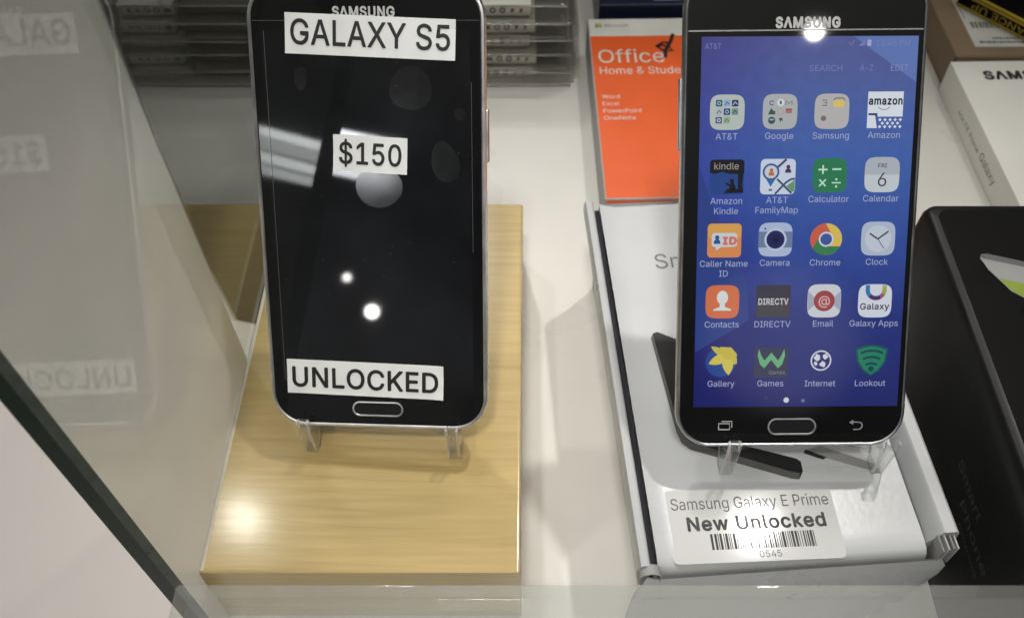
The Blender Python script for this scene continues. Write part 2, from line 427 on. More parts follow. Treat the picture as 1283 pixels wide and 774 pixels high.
# ------------------------------------------------------------------ mesh builder (all lengths in millimetres)
# letter outlines: advance width and contours, thousandths of the type size
GLYPHS = {
 ' ':[188,[]],
 '$':[447,[[202,-74,202,583,244,583,244,-74],[224,-9,188,-7,156,-1,128,9,102,23,81,40,64,60,51,83,42,109,38,137,104,137,108,118,114,102,123,88,136,76,150,66,166,59,185,53,204,50,224,49,246,50,267,54,286,60,303,69,317,79,329,92,338,106,344,122,346,139,344,154,340,168,332,179,322,189,310,197,296,205,280,211,263,217,245,222,184,239,145,253,112,269,86,289,67,313,56,341,52,372,54,400,62,425,75,448,92,468,113,484,138,498,165,508,195,514,227,516,259,514,289,508,316,498,340,484,360,468,377,449,390,427,398,403,401,378,337,378,332,402,320,421,302,437,280,449,254,456,225,459,204,457,185,454,167,448,152,440,139,430,129,418,121,405,117,391,115,376,117,359,122,345,131,334,142,324,155,315,169,308,184,302,198,297,212,293,264,279,279,275,295,270,312,264,328,256,344,248,359,238,372,226,384,213,395,198,402,180,407,161,408,139,406,112,399,87,386,64,370,43,349,25,323,11,294,0,261,-7]]],
 '&':[448,[[197,-7,165,-5,136,1,110,12,88,26,69,42,54,62,43,84,36,108,34,133,36,154,40,173,47,189,58,205,70,220,85,235,101,249,120,264,140,279,216,335,223,340,230,346,237,352,243,359,249,367,255,375,259,384,261,394,262,405,260,420,255,434,245,445,233,454,219,459,201,461,189,460,178,457,168,453,159,447,151,440,145,431,141,421,138,411,137,399,138,386,141,375,145,363,152,352,159,340,169,327,179,314,191,300,204,284,438,0,364,0,171,231,121,293,108,310,96,327,87,344,81,361,77,379,75,398,77,420,82,440,91,458,102,474,117,488,134,499,154,507,176,512,200,513,224,512,246,507,266,499,283,488,297,475,308,459,317,442,322,424,324,404,323,389,320,375,315,362,309,349,301,336,291,325,281,314,269,303,256,293,154,217,135,202,121,188,110,174,103,161,98,146,97,131,98,115,102,101,109,87,118,76,130,66,143,57,158,51,175,48,193,46,213,48,232,52,251,59,269,69,286,81,301,95,315,112,327,131,336,151,343,174,348,198,349,224,408,224,406,194,403,167,397,144,389,124,380,107,371,92,361,80,353,70,345,62,333,47,315,30,294,17,271,7,246,-1,221,-5]]],
 '-':[453,[[337,244,337,188,114,188,114,244]]],
 '0':[453,[[227,-7,191,-3,158,7,130,24,105,48,85,77,69,113,57,155,50,202,48,254,50,306,57,353,69,395,85,431,106,461,130,484,159,502,191,512,227,516,262,512,295,502,323,484,348,461,368,431,384,395,396,353,403,306,405,254,403,202,396,155,384,113,368,77,348,48,323,24,295,7,263,-3],[227,50,250,52,271,60,290,74,306,92,320,116,330,144,338,176,342,213,344,254,342,295,338,332,330,365,320,393,306,416,290,435,271,449,250,457,227,460,203,457,182,449,163,435,147,416,134,393,123,365,115,332,111,295,109,254,111,213,115,176,123,144,134,116,147,92,163,74,182,60,203,52]]],
 '1':[453,[[76,0,76,55,391,55,391,0],[276,509,276,0,212,0,212,448,209,448,86,358,86,427,198,509]]],
 '2':[453,[[64,0,64,47,234,229,252,248,268,266,282,282,294,298,303,312,311,327,316,341,319,356,320,371,319,389,315,405,308,419,298,431,287,441,273,449,258,455,241,458,224,460,205,458,188,454,172,447,159,438,148,427,139,413,132,398,128,381,127,362,66,362,68,391,75,418,86,442,102,464,121,482,143,496,168,507,196,513,225,516,254,513,281,507,306,497,328,482,346,465,361,445,372,423,379,398,381,372,380,354,377,336,371,318,363,299,351,280,336,259,317,235,294,209,267,180,153,60,153,57,389,57,389,0]]],
 '4':[453,[[40,105,40,158,247,509,311,509,109,166,109,163,413,163,413,105],[282,0,282,121,282,146,282,318,343,318,343,0]]],
 '5':[453,[[221,-7,192,-5,165,1,140,11,118,25,99,41,83,60,71,82,63,105,60,130,122,130,125,115,130,102,138,89,148,78,160,68,173,60,188,54,204,51,221,50,241,51,259,56,276,64,291,75,304,89,314,104,322,122,326,141,328,162,326,183,321,203,314,221,303,237,290,251,275,262,257,270,238,275,218,277,201,276,184,273,167,268,152,262,139,255,128,246,67,253,96,509,366,509,366,452,151,452,134,301,136,301,148,311,162,318,178,325,194,330,212,333,229,334,252,332,274,328,294,321,313,311,330,299,345,285,358,269,370,251,379,231,386,210,390,187,391,163,388,132,381,102,369,76,352,52,332,32,309,15,282,3,253,-4]]],
 '6':[453,[[226,-7,196,-4,168,3,142,15,119,31,100,51,84,74,73,101,66,130,64,162,65,187,71,212,80,239,93,268,112,302,137,340,252,509,322,509,151,261,145,261,151,270,157,279,165,288,174,295,184,302,196,307,208,311,221,313,235,314,265,312,291,305,316,295,337,280,355,262,370,240,380,215,387,187,389,157,387,127,379,98,368,73,352,50,333,30,310,14,284,3,257,-4],[226,48,245,50,263,55,279,63,293,73,304,86,314,101,322,119,326,137,327,157,326,178,322,196,314,213,304,228,293,241,279,251,263,259,245,264,226,265,207,264,190,259,174,252,160,241,148,229,138,214,131,197,126,179,125,158,126,138,131,119,138,102,148,86,160,73,174,63,190,55,207,50]]],
 ':':[188,[[95,-4,83,-3,73,1,63,9,55,18,51,29,50,41,51,53,55,64,63,73,73,81,83,85,95,87,107,85,118,81,128,73,135,64,140,53,141,41,140,29,135,18,128,9,118,1,107,-3],[95,271,83,272,73,277,63,284,55,294,51,304,50,316,51,328,55,339,63,349,73,356,83,360,95,362,107,360,118,356,128,349,135,339,140,328,141,316,140,304,135,294,128,284,118,277,107,272]]],
 '@':[676,[[355,-135,307,-133,262,-126,221,-114,184,-98,151,-77,122,-53,98,-24,77,9,61,46,50,87,43,131,40,179,43,226,50,269,61,309,78,346,98,379,123,408,151,433,184,454,220,470,260,482,303,489,349,492,394,489,435,482,472,469,506,452,536,432,562,407,584,380,603,351,617,319,627,285,633,251,635,215,635,191,633,166,631,142,627,118,622,96,615,76,605,57,593,42,579,28,561,18,541,13,517,11,503,11,490,13,476,17,463,21,451,28,441,36,432,45,426,56,423,68,420,68,413,54,402,41,388,30,371,20,351,15,326,13,298,15,273,23,251,35,232,52,216,73,204,96,195,123,190,152,188,182,190,212,197,239,207,265,220,287,237,306,257,322,279,334,304,341,330,343,351,342,369,338,385,331,398,323,409,314,416,306,419,306,419,335,474,335,474,110,475,97,479,85,485,74,493,66,505,61,518,59,533,61,546,66,557,76,565,89,571,106,576,127,579,152,580,182,581,215,579,245,575,273,567,301,555,327,541,351,523,373,502,393,477,410,450,424,419,434,385,440,347,442,309,440,274,434,242,424,213,410,187,393,164,372,144,347,128,320,115,289,105,255,100,218,98,178,100,138,105,100,115,66,128,35,144,8,165,-17,188,-37,215,-54,246,-68,280,-78,317,-83,357,-85,376,-85,394,-83,412,-80,428,-77,444,-73,458,-69,489,-59,504,-107,493,-111,480,-116,464,-120,447,-124,429,-128,411,-131,392,-133,374,-135],[329,65,350,66,368,71,382,78,395,89,405,102,412,118,417,138,421,160,422,185,421,210,417,231,411,249,403,263,393,274,381,282,366,287,350,290,331,292,313,290,297,285,283,277,271,267,260,254,252,239,246,222,243,204,242,185,243,164,246,144,251,125,258,108,267,94,279,81,293,72,310,67]]],
 'A':[480,[[16,0,201,509,276,509,463,0,395,0,287,302,280,323,272,346,264,372,255,402,244,438,232,478,245,478,233,437,222,402,213,371,204,345,197,322,191,302,85,0],[110,142,110,199,370,199,370,142]]],
 'C':[510,[[267,-7,225,-3,186,7,150,25,119,49,92,79,70,115,53,157,44,203,40,254,44,305,53,352,70,393,92,429,119,459,150,484,186,501,225,512,267,516,293,514,317,511,340,504,362,496,383,485,402,471,419,456,435,438,448,418,459,397,467,373,473,348,408,348,404,365,397,380,389,395,380,407,369,418,357,428,344,437,330,444,315,449,300,453,284,455,267,456,237,453,209,445,184,432,161,414,141,391,125,364,113,332,106,295,103,254,106,213,113,177,125,145,141,117,161,94,184,76,210,63,237,56,267,53,284,54,300,56,315,60,330,65,344,72,357,81,369,90,380,102,389,114,397,128,404,144,408,160,473,160,467,135,459,112,448,91,435,71,420,53,402,38,383,24,363,13,341,5,317,-2,293,-6]]],
 'D':[502,[[219,0,96,0,96,57,215,57,254,60,288,68,318,81,343,99,363,122,379,149,390,181,397,216,399,255,397,294,390,329,379,361,364,388,344,410,320,428,291,441,258,449,221,452,93,452,93,509,225,509,273,505,315,495,353,478,385,455,412,426,433,391,449,351,458,306,462,255,458,205,449,159,433,119,411,83,384,54,351,31,312,14,268,3],[125,509,125,0,60,0,60,509]]],
 'E':[419,[[60,0,60,509,372,509,372,452,125,452,125,286,355,286,355,229,125,229,125,57,375,57,375,0]]],
 'F':[410,[[60,0,60,509,369,509,369,452,125,452,125,278,346,278,346,221,125,221,125,0]]],
 'G':[520,[[269,-7,225,-3,185,7,149,25,118,49,91,79,69,116,53,157,43,203,40,254,43,305,53,352,69,393,91,429,117,459,149,484,184,501,223,512,265,516,291,514,316,510,340,504,363,494,384,483,403,469,421,453,436,436,449,416,460,395,468,373,474,349,408,349,402,365,395,379,387,393,378,406,368,417,356,427,344,436,330,443,315,448,300,453,283,455,265,456,236,453,209,445,183,432,160,414,141,392,125,364,113,332,106,295,103,254,106,213,113,177,125,145,141,117,161,95,184,76,210,63,238,56,269,53,296,55,322,61,345,71,365,85,382,102,396,123,407,147,413,173,415,202,434,199,283,199,283,256,478,256,478,200,475,160,466,124,451,91,431,62,406,38,377,19,344,5,308,-4]]],
 'H':[517,[[60,0,60,509,125,509,125,289,392,289,392,509,457,509,457,0,392,0,392,232,125,232,125,0]]],
 'I':[300,[[31,0,31,57,118,57,118,452,31,452,31,509,269,509,269,452,183,452,183,57,269,57,269,0]]],
 'K':[467,[[104,145,104,216,116,231,128,246,139,261,151,275,162,289,174,303,187,317,199,331,212,344,364,509,448,509,231,276,228,276],[60,0,60,509,125,509,125,334,124,225,125,193,125,0],[372,0,188,259,228,309,449,0]]],
 'L':[393,[[60,0,60,509,125,509,125,57,361,57,361,0]]],
 'M':[628,[[60,0,60,509,152,509,277,187,287,159,299,123,311,84,322,49,307,49,318,83,330,121,342,158,352,187,476,509,568,509,568,0,504,0,504,291,504,327,505,369,506,413,507,457,513,457,508,441,503,425,498,409,482,363,467,322,456,291,342,0,286,0,170,291,159,321,145,361,129,408,112,457,119,457,120,416,121,372,122,328,122,291,122,0]]],
 'N':[523,[[60,0,60,509,136,509,343,183,349,174,355,163,363,151,371,137,379,122,388,107,396,90,405,73,414,55,405,54,403,72,402,90,401,108,400,126,399,142,399,157,399,195,399,509,463,509,463,0,387,0,202,290,177,331,168,346,159,363,148,381,108,452,119,454,122,384,124,328,125,291,125,0]]],
 'O':[533,[[267,-7,225,-3,186,7,150,25,119,49,92,79,70,115,53,157,44,203,40,254,44,305,53,352,70,393,92,429,119,459,150,484,186,501,225,512,267,516,309,512,348,501,384,484,415,459,442,429,464,393,480,352,490,305,493,254,490,203,480,157,464,115,442,79,415,49,384,25,348,7,309,-3],[267,53,296,55,324,63,349,76,372,94,392,116,408,144,420,176,428,213,430,254,428,295,420,332,408,365,392,392,372,415,349,433,324,446,296,453,267,456,237,453,210,445,184,433,161,415,142,392,125,364,113,332,106,295,103,254,106,213,113,176,125,144,142,117,161,94,184,76,210,63,237,55]]],
 'P':[445,[[60,0,60,509,235,509,272,506,305,499,332,487,356,471,375,452,390,430,400,404,407,377,409,348,407,318,400,291,390,265,375,243,356,223,332,207,305,195,272,188,235,186,126,186,126,242,233,242,257,244,279,248,297,256,312,266,324,279,333,294,339,310,343,328,344,348,343,367,339,385,333,402,324,416,312,428,297,439,279,446,257,451,232,452,125,452,125,0]]],
 'R':[449,[[60,0,60,509,236,509,273,506,305,500,333,489,356,473,376,455,390,433,401,408,407,381,409,352,407,323,401,296,390,271,376,250,356,232,333,217,305,206,273,200,236,198,126,198,126,255,234,255,258,256,280,260,298,267,313,276,325,287,334,300,340,316,344,333,345,352,344,371,340,389,334,405,325,419,313,430,298,440,279,446,258,451,233,452,125,452,125,0],[353,0,230,229,303,229,428,0]]],
 'S':[447,[[224,-9,188,-7,156,-1,128,9,102,23,81,40,64,60,51,83,42,109,38,137,104,137,108,118,114,102,123,88,136,76,150,66,166,59,185,53,204,50,224,49,246,50,267,54,286,60,303,69,317,79,329,92,338,106,344,122,346,139,344,154,340,168,332,179,322,189,310,197,296,205,280,211,263,217,245,222,184,239,145,253,112,269,86,289,67,313,56,341,52,372,54,400,62,425,75,448,92,468,113,484,138,498,165,508,195,514,227,516,259,514,289,508,316,498,340,484,360,468,377,449,390,427,398,403,401,378,337,378,332,402,320,421,302,437,280,449,254,456,225,459,204,457,185,454,167,448,152,440,139,430,129,418,121,405,117,391,115,376,117,359,122,345,131,334,142,324,155,315,169,308,184,302,198,297,212,293,264,279,279,275,295,270,312,264,328,256,344,248,359,238,372,226,384,213,395,198,402,180,407,161,408,139,406,112,399,87,386,64,370,43,349,25,323,11,294,0,261,-7]]],
 'T':[449,[[32,452,32,509,417,509,417,452,257,452,257,0,193,0,193,452]]],
 'U':[517,[[259,-8,220,-6,186,2,154,15,126,33,103,55,85,80,71,108,63,140,60,173,60,509,124,509,124,178,126,155,132,133,141,113,153,95,169,80,187,68,208,59,232,53,259,52,285,53,309,59,331,68,349,80,364,95,377,113,385,133,391,155,393,178,393,509,457,509,457,173,454,140,446,108,433,80,414,55,391,33,363,15,332,2,297,-6]]],
 'V':[480,[[204,0,16,509,84,509,192,206,199,187,207,164,215,137,225,106,236,71,248,31,235,31,247,71,257,107,267,138,276,165,283,187,290,206,395,509,463,509,278,0]]],
 'W':[686,[[155,0,16,509,82,509,163,196,167,179,172,162,175,145,187,94,190,76,194,58,197,40,189,40,193,58,196,76,200,94,203,111,207,128,211,145,224,196,306,509,380,509,462,196,466,179,470,162,474,145,486,94,490,76,494,58,497,40,488,40,492,58,495,76,499,94,503,111,506,128,510,145,523,196,603,509,670,509,530,0,455,0,368,323,362,345,357,368,351,391,346,417,341,445,336,475,350,475,345,446,340,420,335,395,330,371,324,347,318,323,230,0]]],
 'X':[474,[[18,0,217,284,217,236,29,509,104,509,178,400,188,386,196,373,204,361,211,350,217,340,223,329,230,318,236,305,243,292,232,292,252,329,258,339,265,350,272,361,298,400,374,509,446,509,259,239,259,287,456,0,382,0,292,129,268,165,262,175,256,185,250,195,244,206,237,218,230,231,244,231,238,219,231,207,225,196,219,186,213,176,206,166,182,129,91,0]]],
 'Y':[472,[[203,0,203,208,16,509,91,509,192,344,203,327,213,309,222,292,231,274,240,254,250,230,224,230,233,254,242,275,251,293,260,310,270,327,280,344,381,509,455,509,268,208,268,0]]],
 'Z':[438,[[42,0,42,46,273,385,284,400,295,415,306,431,318,446,329,461,341,476,348,454,327,453,306,453,285,452,265,452,244,452,223,452,40,452,40,509,397,509,397,462,169,129,157,113,146,97,134,81,97,33,90,54,111,55,131,56,152,57,173,57,193,57,214,57,399,57,399,0]]],
 'a':[389,[[160,-9,137,-7,115,-3,94,5,76,15,60,29,48,45,38,63,32,84,30,108,32,128,36,146,43,161,53,174,64,184,78,193,92,200,108,206,125,211,143,214,161,217,178,220,234,227,247,229,257,231,265,235,271,240,274,246,276,255,276,257,275,272,272,285,267,297,260,307,251,315,240,322,227,327,212,330,196,331,178,330,163,327,149,322,137,316,127,309,118,301,110,292,104,283,100,274,41,291,51,313,64,331,79,346,95,358,114,368,133,375,153,380,173,383,194,384,208,384,223,382,239,379,255,375,271,369,286,360,300,350,312,336,322,320,330,301,335,278,337,251,337,0,277,0,277,52,272,52,267,43,260,34,252,25,242,16,229,8,215,1,199,-4,181,-7],[170,45,192,47,211,51,228,59,242,68,254,80,263,93,270,108,274,122,276,138,276,190,272,187,267,184,259,182,251,180,241,178,231,176,200,171,175,168,161,166,147,163,134,159,122,153,112,147,103,139,97,130,93,118,92,105,93,93,96,82,102,72,109,64,119,57,130,52,142,48,156,46]]],
 'c':[396,[[207,-8,174,-5,144,3,117,16,93,35,72,58,56,85,44,116,37,150,34,187,37,225,44,260,56,291,72,318,93,341,117,360,144,374,174,382,207,384,226,384,243,381,260,377,276,371,291,364,305,356,318,346,330,335,340,322,349,308,356,293,362,277,303,262,300,272,295,281,290,289,284,297,278,304,270,311,261,316,252,321,242,325,231,328,220,329,207,330,184,328,163,321,145,310,130,296,118,278,108,258,102,236,98,212,96,187,98,163,102,139,108,117,118,97,130,80,145,66,163,55,184,49,207,46,220,47,232,49,243,52,253,55,262,60,271,66,279,73,285,80,292,89,297,98,301,107,304,117,363,102,357,86,350,70,341,56,331,43,319,32,306,21,292,12,277,5,261,-1,244,-5,226,-7]]],
 'd':[424,[[195,-8,165,-6,137,3,111,16,89,34,70,57,55,84,43,116,36,151,34,189,36,227,43,261,55,293,70,320,89,342,112,361,137,374,165,382,196,384,218,383,237,379,253,373,267,364,278,355,287,346,295,336,301,327,306,319,311,319,311,509,372,509,372,0,313,0,313,59,307,59,301,50,295,41,287,31,277,21,266,12,252,4,236,-3,217,-7],[205,47,226,49,246,55,263,65,278,78,290,95,299,115,306,138,310,162,312,189,310,216,306,241,300,263,290,282,278,299,263,312,246,322,227,328,205,330,182,328,162,322,145,311,130,298,118,281,108,261,102,239,98,215,96,189,98,163,102,139,109,117,118,97,130,80,145,66,162,55,182,49]]],
 'e':[404,[[212,-8,177,-5,145,3,117,16,92,35,72,58,56,85,44,116,37,150,34,187,36,224,44,258,55,290,71,317,91,340,115,359,142,373,172,382,205,384,226,383,246,380,266,374,285,366,303,355,319,341,334,324,347,305,357,282,365,256,370,227,371,194,371,169,75,169,75,221,338,221,310,202,308,226,304,248,298,269,288,286,277,301,263,314,246,323,227,328,205,330,183,328,164,323,146,313,131,301,119,286,109,270,102,251,97,231,96,211,96,178,98,151,102,127,110,106,121,88,135,73,151,61,169,53,190,48,212,46,227,47,241,49,254,53,265,58,276,65,285,73,294,82,300,93,306,105,365,91,358,72,348,55,335,39,320,26,302,14,283,4,261,-3,237,-7]]],
 'f':[254,[[228,379,228,327,6,327,6,379],[81,0,81,432,82,452,87,470,96,486,107,499,120,510,135,519,152,525,169,529,187,530,201,530,212,529,222,527,231,525,238,523,243,521,227,468,215,472,209,473,202,474,195,474,178,472,164,468,154,460,147,449,143,435,142,419,142,0]]],
 'g':[425,[[207,-151,180,-149,156,-146,134,-140,114,-132,97,-122,82,-110,70,-97,59,-84,51,-69,101,-41,107,-49,114,-57,122,-66,131,-74,142,-82,154,-88,169,-93,187,-96,207,-97,236,-95,261,-87,282,-75,298,-58,308,-34,311,-6,311,68,306,68,301,60,294,51,287,41,277,32,266,23,252,16,236,10,217,6,195,5,165,7,138,14,113,27,90,43,71,65,55,90,43,120,36,154,34,191,36,229,43,263,55,293,71,320,90,342,112,361,138,374,166,382,196,384,218,383,237,379,253,373,267,365,279,356,288,346,296,336,302,327,308,319,313,319,313,379,372,379,372,-9,370,-40,363,-67,350,-90,334,-109,314,-124,291,-136,265,-144,237,-149],[205,59,227,61,246,66,264,75,278,87,290,103,300,121,307,142,311,166,312,193,311,219,307,242,300,264,291,283,279,299,264,312,247,322,227,328,205,330,182,328,163,322,145,312,130,298,118,282,109,262,102,241,98,218,96,193,98,167,102,144,109,123,118,104,131,88,145,76,163,66,183,61]]],
 'h':[410,[[114,227,114,0,53,0,53,509,114,509,114,287,102,287,116,319,132,344,152,362,175,374,200,382,227,384,252,383,275,377,295,369,313,356,328,340,341,321,350,298,355,271,357,240,357,0,296,0,296,235,293,263,286,286,273,304,256,318,235,326,210,329,192,328,176,324,161,317,147,308,136,297,126,283,119,266,115,248]]],
 'i':[167,[[53,0,53,379,114,379,114,0],[84,443,73,444,63,448,54,455,47,463,43,472,41,483,43,494,47,504,54,512,63,518,73,522,84,524,95,522,105,518,114,512,121,504,125,494,126,483,125,472,121,463,114,455,105,448,95,444]]],
 'k':[381,[[110,137,110,212,121,212,284,379,360,379,184,199,177,199],[53,0,53,509,114,509,114,0],[294,0,148,186,191,229,372,0]]],
 'l':[189,[[139,-2,112,0,91,8,74,20,62,37,55,59,53,84,53,509,114,509,114,99,114,83,117,71,120,62,126,57,135,53,146,52,160,53,170,54,181,3,162,-1,154,-2,147,-2]]],
 'm':[610,[[53,0,53,379,112,379,112,295,108,295,114,314,122,331,132,346,144,358,158,368,172,376,187,382,203,385,219,386,245,383,268,375,287,361,303,342,314,320,321,295,312,295,318,312,326,329,337,343,350,356,364,366,381,375,398,381,417,385,437,386,458,385,478,380,497,372,514,361,529,346,541,328,550,307,555,283,557,255,557,0,496,0,496,254,493,279,485,298,473,313,456,323,438,329,419,330,402,329,387,326,374,320,363,312,353,302,345,290,340,277,336,263,335,247,335,0,274,0,274,260,272,280,265,297,253,311,238,322,220,328,199,330,185,329,171,326,158,320,145,312,135,302,126,289,119,274,115,257,114,238,114,0]]],
 'n':[410,[[114,227,114,0,53,0,53,379,112,379,112,287,102,287,116,319,132,344,152,362,175,374,200,382,227,384,252,383,275,377,295,369,313,356,328,340,341,321,350,298,355,271,357,240,357,0,296,0,296,235,293,263,286,286,273,304,256,318,235,326,210,329,192,328,176,324,161,317,147,308,136,297,126,283,119,266,115,248]]],
 'o':[415,[[207,-8,174,-5,144,3,117,16,93,35,72,58,56,85,44,116,37,150,34,187,37,225,44,260,56,291,72,318,93,341,117,360,144,374,174,382,207,384,241,382,271,374,299,360,323,341,343,318,359,291,371,260,379,225,381,187,379,150,371,116,359,85,343,58,323,35,299,16,271,3,241,-5],[207,46,231,49,252,55,270,66,285,80,298,97,307,117,314,139,318,163,319,187,318,212,314,236,307,258,298,278,285,296,270,310,252,321,231,328,207,330,184,328,163,321,145,310,130,296,118,278,108,258,102,236,98,212,96,187,98,163,102,139,108,117,118,97,130,80,145,66,163,55,184,49]]],
 'p':[424,[[53,-143,53,379,112,379,112,319,118,319,123,327,130,336,137,346,147,355,158,364,171,373,188,379,207,383,229,384,259,382,287,374,313,361,335,342,354,320,370,293,381,261,388,227,390,189,388,151,381,116,370,84,355,57,336,34,313,16,288,3,260,-6,229,-8,208,-7,189,-3,173,4,159,12,147,21,138,31,130,41,124,50,118,59,114,59,114,-143],[220,47,242,49,262,55,279,66,294,80,306,97,316,117,323,139,327,163,328,189,327,215,323,239,316,261,307,281,295,298,280,311,262,322,243,328,220,330,198,328,178,322,161,312,147,299,134,282,125,263,118,241,114,216,113,189,114,162,118,138,125,115,135,95,147,78,162,65,179,55,198,49]]],
 'r':[259,[[53,0,53,379,112,379,112,321,115,321,124,339,137,354,152,367,171,377,191,383,213,385,229,384,243,384,243,322,230,324,223,325,215,326,207,326,190,324,174,321,159,315,146,306,135,296,126,284,119,269,115,254,114,237,114,0]]],
 's':[365,[[182,-8,157,-7,133,-3,112,3,93,12,76,24,62,38,50,54,41,73,36,94,94,107,101,87,111,72,124,60,141,52,160,47,181,45,206,47,227,53,244,62,258,74,265,88,268,103,266,115,262,126,254,136,243,144,229,150,212,155,149,170,118,180,92,192,72,208,58,227,50,249,47,274,49,295,55,314,65,332,79,347,95,360,115,370,137,378,161,383,187,384,212,383,234,379,254,372,271,363,286,352,299,339,309,324,318,308,324,290,268,277,262,291,254,304,243,316,228,325,210,331,187,333,166,331,147,326,131,317,119,305,111,292,109,277,110,264,115,253,124,243,136,235,152,229,172,223,229,209,261,200,287,187,306,171,320,153,328,131,331,107,329,85,323,65,312,47,298,31,281,18,260,6,236,-2,210,-7]]],
 't':[227,[[204,379,204,327,6,327,6,379],[65,471,126,471,126,98,127,83,130,70,136,61,144,55,156,51,170,50,185,51,202,54,213,2,207,0,200,-2,192,-3,184,-3,176,-4,168,-4,138,-1,113,7,92,21,77,41,68,64,65,93]]],
 'u':[410,[[182,-5,158,-3,135,2,115,11,97,23,82,39,69,59,60,82,54,109,53,139,53,379,114,379,114,144,116,117,124,94,137,75,154,61,175,53,200,50,218,51,234,55,249,62,263,71,274,83,283,97,290,113,295,132,296,153,296,379,357,379,357,0,298,0,298,92,307,92,294,60,277,35,257,17,234,5,209,-3]]],
 'w':[567,[[138,0,23,379,87,379,133,214,140,190,147,164,154,137,161,107,168,75,175,41,165,41,172,74,179,105,186,135,192,163,199,189,206,214,252,379,316,379,362,214,368,189,375,163,382,136,388,106,395,75,402,41,391,41,399,75,406,106,413,135,420,163,427,189,434,214,480,379,545,379,429,0,368,0,319,172,305,225,300,243,295,262,291,280,277,338,291,338,277,280,263,225,258,207,253,189,248,172,199,0]]],
 'x':[379,[[21,0,171,218,171,171,29,379,100,379,147,306,159,287,170,270,179,253,188,237,198,221,207,206,175,206,185,221,194,237,202,253,211,270,222,287,233,306,282,379,352,379,209,169,209,214,358,0,287,0,231,85,219,103,209,120,200,136,191,152,182,167,173,182,205,182,195,167,187,152,178,136,170,120,160,103,148,85,91,0]]],
 'y':[389,[[47,-139,61,-86,71,-87,83,-89,94,-90,104,-89,113,-86,122,-81,130,-74,138,-64,145,-51,151,-36,163,-1,17,379,84,379,165,155,173,132,180,109,187,87,193,64,199,42,206,21,184,21,190,42,196,64,202,87,209,110,216,132,224,155,305,379,371,379,204,-58,196,-77,187,-93,177,-107,165,-119,153,-128,139,-136,125,-141,109,-144,91,-145,82,-145,73,-144,65,-143,57,-142,52,-140]]],
 'z':[380,[[42,0,42,46,254,320,254,323,48,323,48,379,333,379,333,331,126,60,126,56,339,56,339,0]]],
 'Λ':[480,[[16,0,201,509,276,509,463,0,395,0,287,302,280,323,272,346,264,372,255,402,244,438,232,478,245,478,233,437,222,402,213,371,204,345,197,322,191,302,85,0]]],
}

_glyph = {}
def glyph_geo(ch):
    """filled faces of one letter; strokes drawn as separate contours go on layers of their own"""
    if ch in _glyph:
        return _glyph[ch]
    contours = GLYPHS[ch][1]
    def area(q):
        n = len(q) // 2
        return sum(q[2 * i] * q[2 * ((i + 1) % n) + 1] - q[2 * ((i + 1) % n)] * q[2 * i + 1] for i in range(n))
    def inside(px, py, q):
        n, r = len(q) // 2, False
        for i in range(n):
            xa, ya, xb, yb = q[2 * i], q[2 * i + 1], q[2 * ((i + 1) % n)], q[2 * ((i + 1) % n) + 1]
            if (ya > py) != (yb > py) and px < (xb - xa) * (py - ya) / (yb - ya) + xa:
                r = not r
        return r
    vs, fs = [], []
    if contours:
        sg = area(max(contours, key=lambda q: abs(area(q)))) > 0
        outer = [c for c in contours if (area(c) > 0) == sg]
        holes = [c for c in contours if (area(c) > 0) != sg]
        for k, oc in enumerate(outer):
            cu = bpy.data.curves.new("t", 'CURVE')
            cu.dimensions = '2D'
            cu.fill_mode = 'BOTH'
            for c in [oc] + [h for h in holes if inside(h[0], h[1], oc)]:
                pts = [(c[2 * i], c[2 * i + 1]) for i in range(len(c) // 2)]
                if pts[0] == pts[-1]:
                    pts.pop()
                sp = cu.splines.new('POLY')
                sp.points.add(len(pts) - 1)
                for i, (px, py) in enumerate(pts):
                    sp.points[i].co = (px / 1000, py / 1000, 0, 1)
                sp.use_cyclic_u = True
            o = bpy.data.objects.new("t", cu)
            COL.objects.link(o)
            bpy.context.view_layer.update()
            me = bpy.data.meshes.new_from_object(o.evaluated_get(bpy.context.evaluated_depsgraph_get()))
            n0 = len(vs)
            vs += [(v.co.x, v.co.y, k) for v in me.vertices]
            for p in me.polygons:
                q = [n0 + i for i in p.vertices]
                fs.append(tuple(q if p.normal.z > 0 else q[::-1]))
            bpy.data.objects.remove(o, do_unlink=True)
            bpy.data.curves.remove(cu)
            bpy.data.meshes.remove(me)
    _glyph[ch] = (vs, fs)
    return vs, fs

_txt = {}
def text_geo(s, bold):
    key = (s, bold)
    if key not in _txt:
        vs, fs, x = [], [], 0.0
        for j, ch in enumerate(s):
            gv, gf = glyph_geo(ch)
            # heavier strokes: the letter laid down several times, a little shifted
            shifts = [(0, 0)] + ([(bold * math.cos(q * math.pi / 4), bold * math.sin(q * math.pi / 4)) for q in range(8)] if bold else [])
            for q, (dx, dy) in enumerate(shifts):
                n0 = len(vs)
                vs += [(p[0] + x + dx, p[1] + dy, p[2] + 2 * (j % 2) + 4 * q) for p in gv]
                fs += [tuple(n0 + i for i in f) for f in gf]
            x += GLYPHS[ch][0] / 1000 + bold * 1.4
        _txt[key] = (vs, fs)
    return _txt[key]

def rrect(x0, x1, y0, y1, r, seg=6):
    r = min(r, (x1 - x0) / 2 - 1e-4, (y1 - y0) / 2 - 1e-4)
    pts = []
    for cx, cy, a0 in ((x1 - r, y1 - r, 0), (x0 + r, y1 - r, 90), (x0 + r, y0 + r, 180), (x1 - r, y0 + r, 270)):
        for k in range(seg + 1):
            a = math.radians(a0 + 90 * k / seg)
            pts.append((cx + r * math.cos(a), cy + r * math.sin(a)))
    return pts

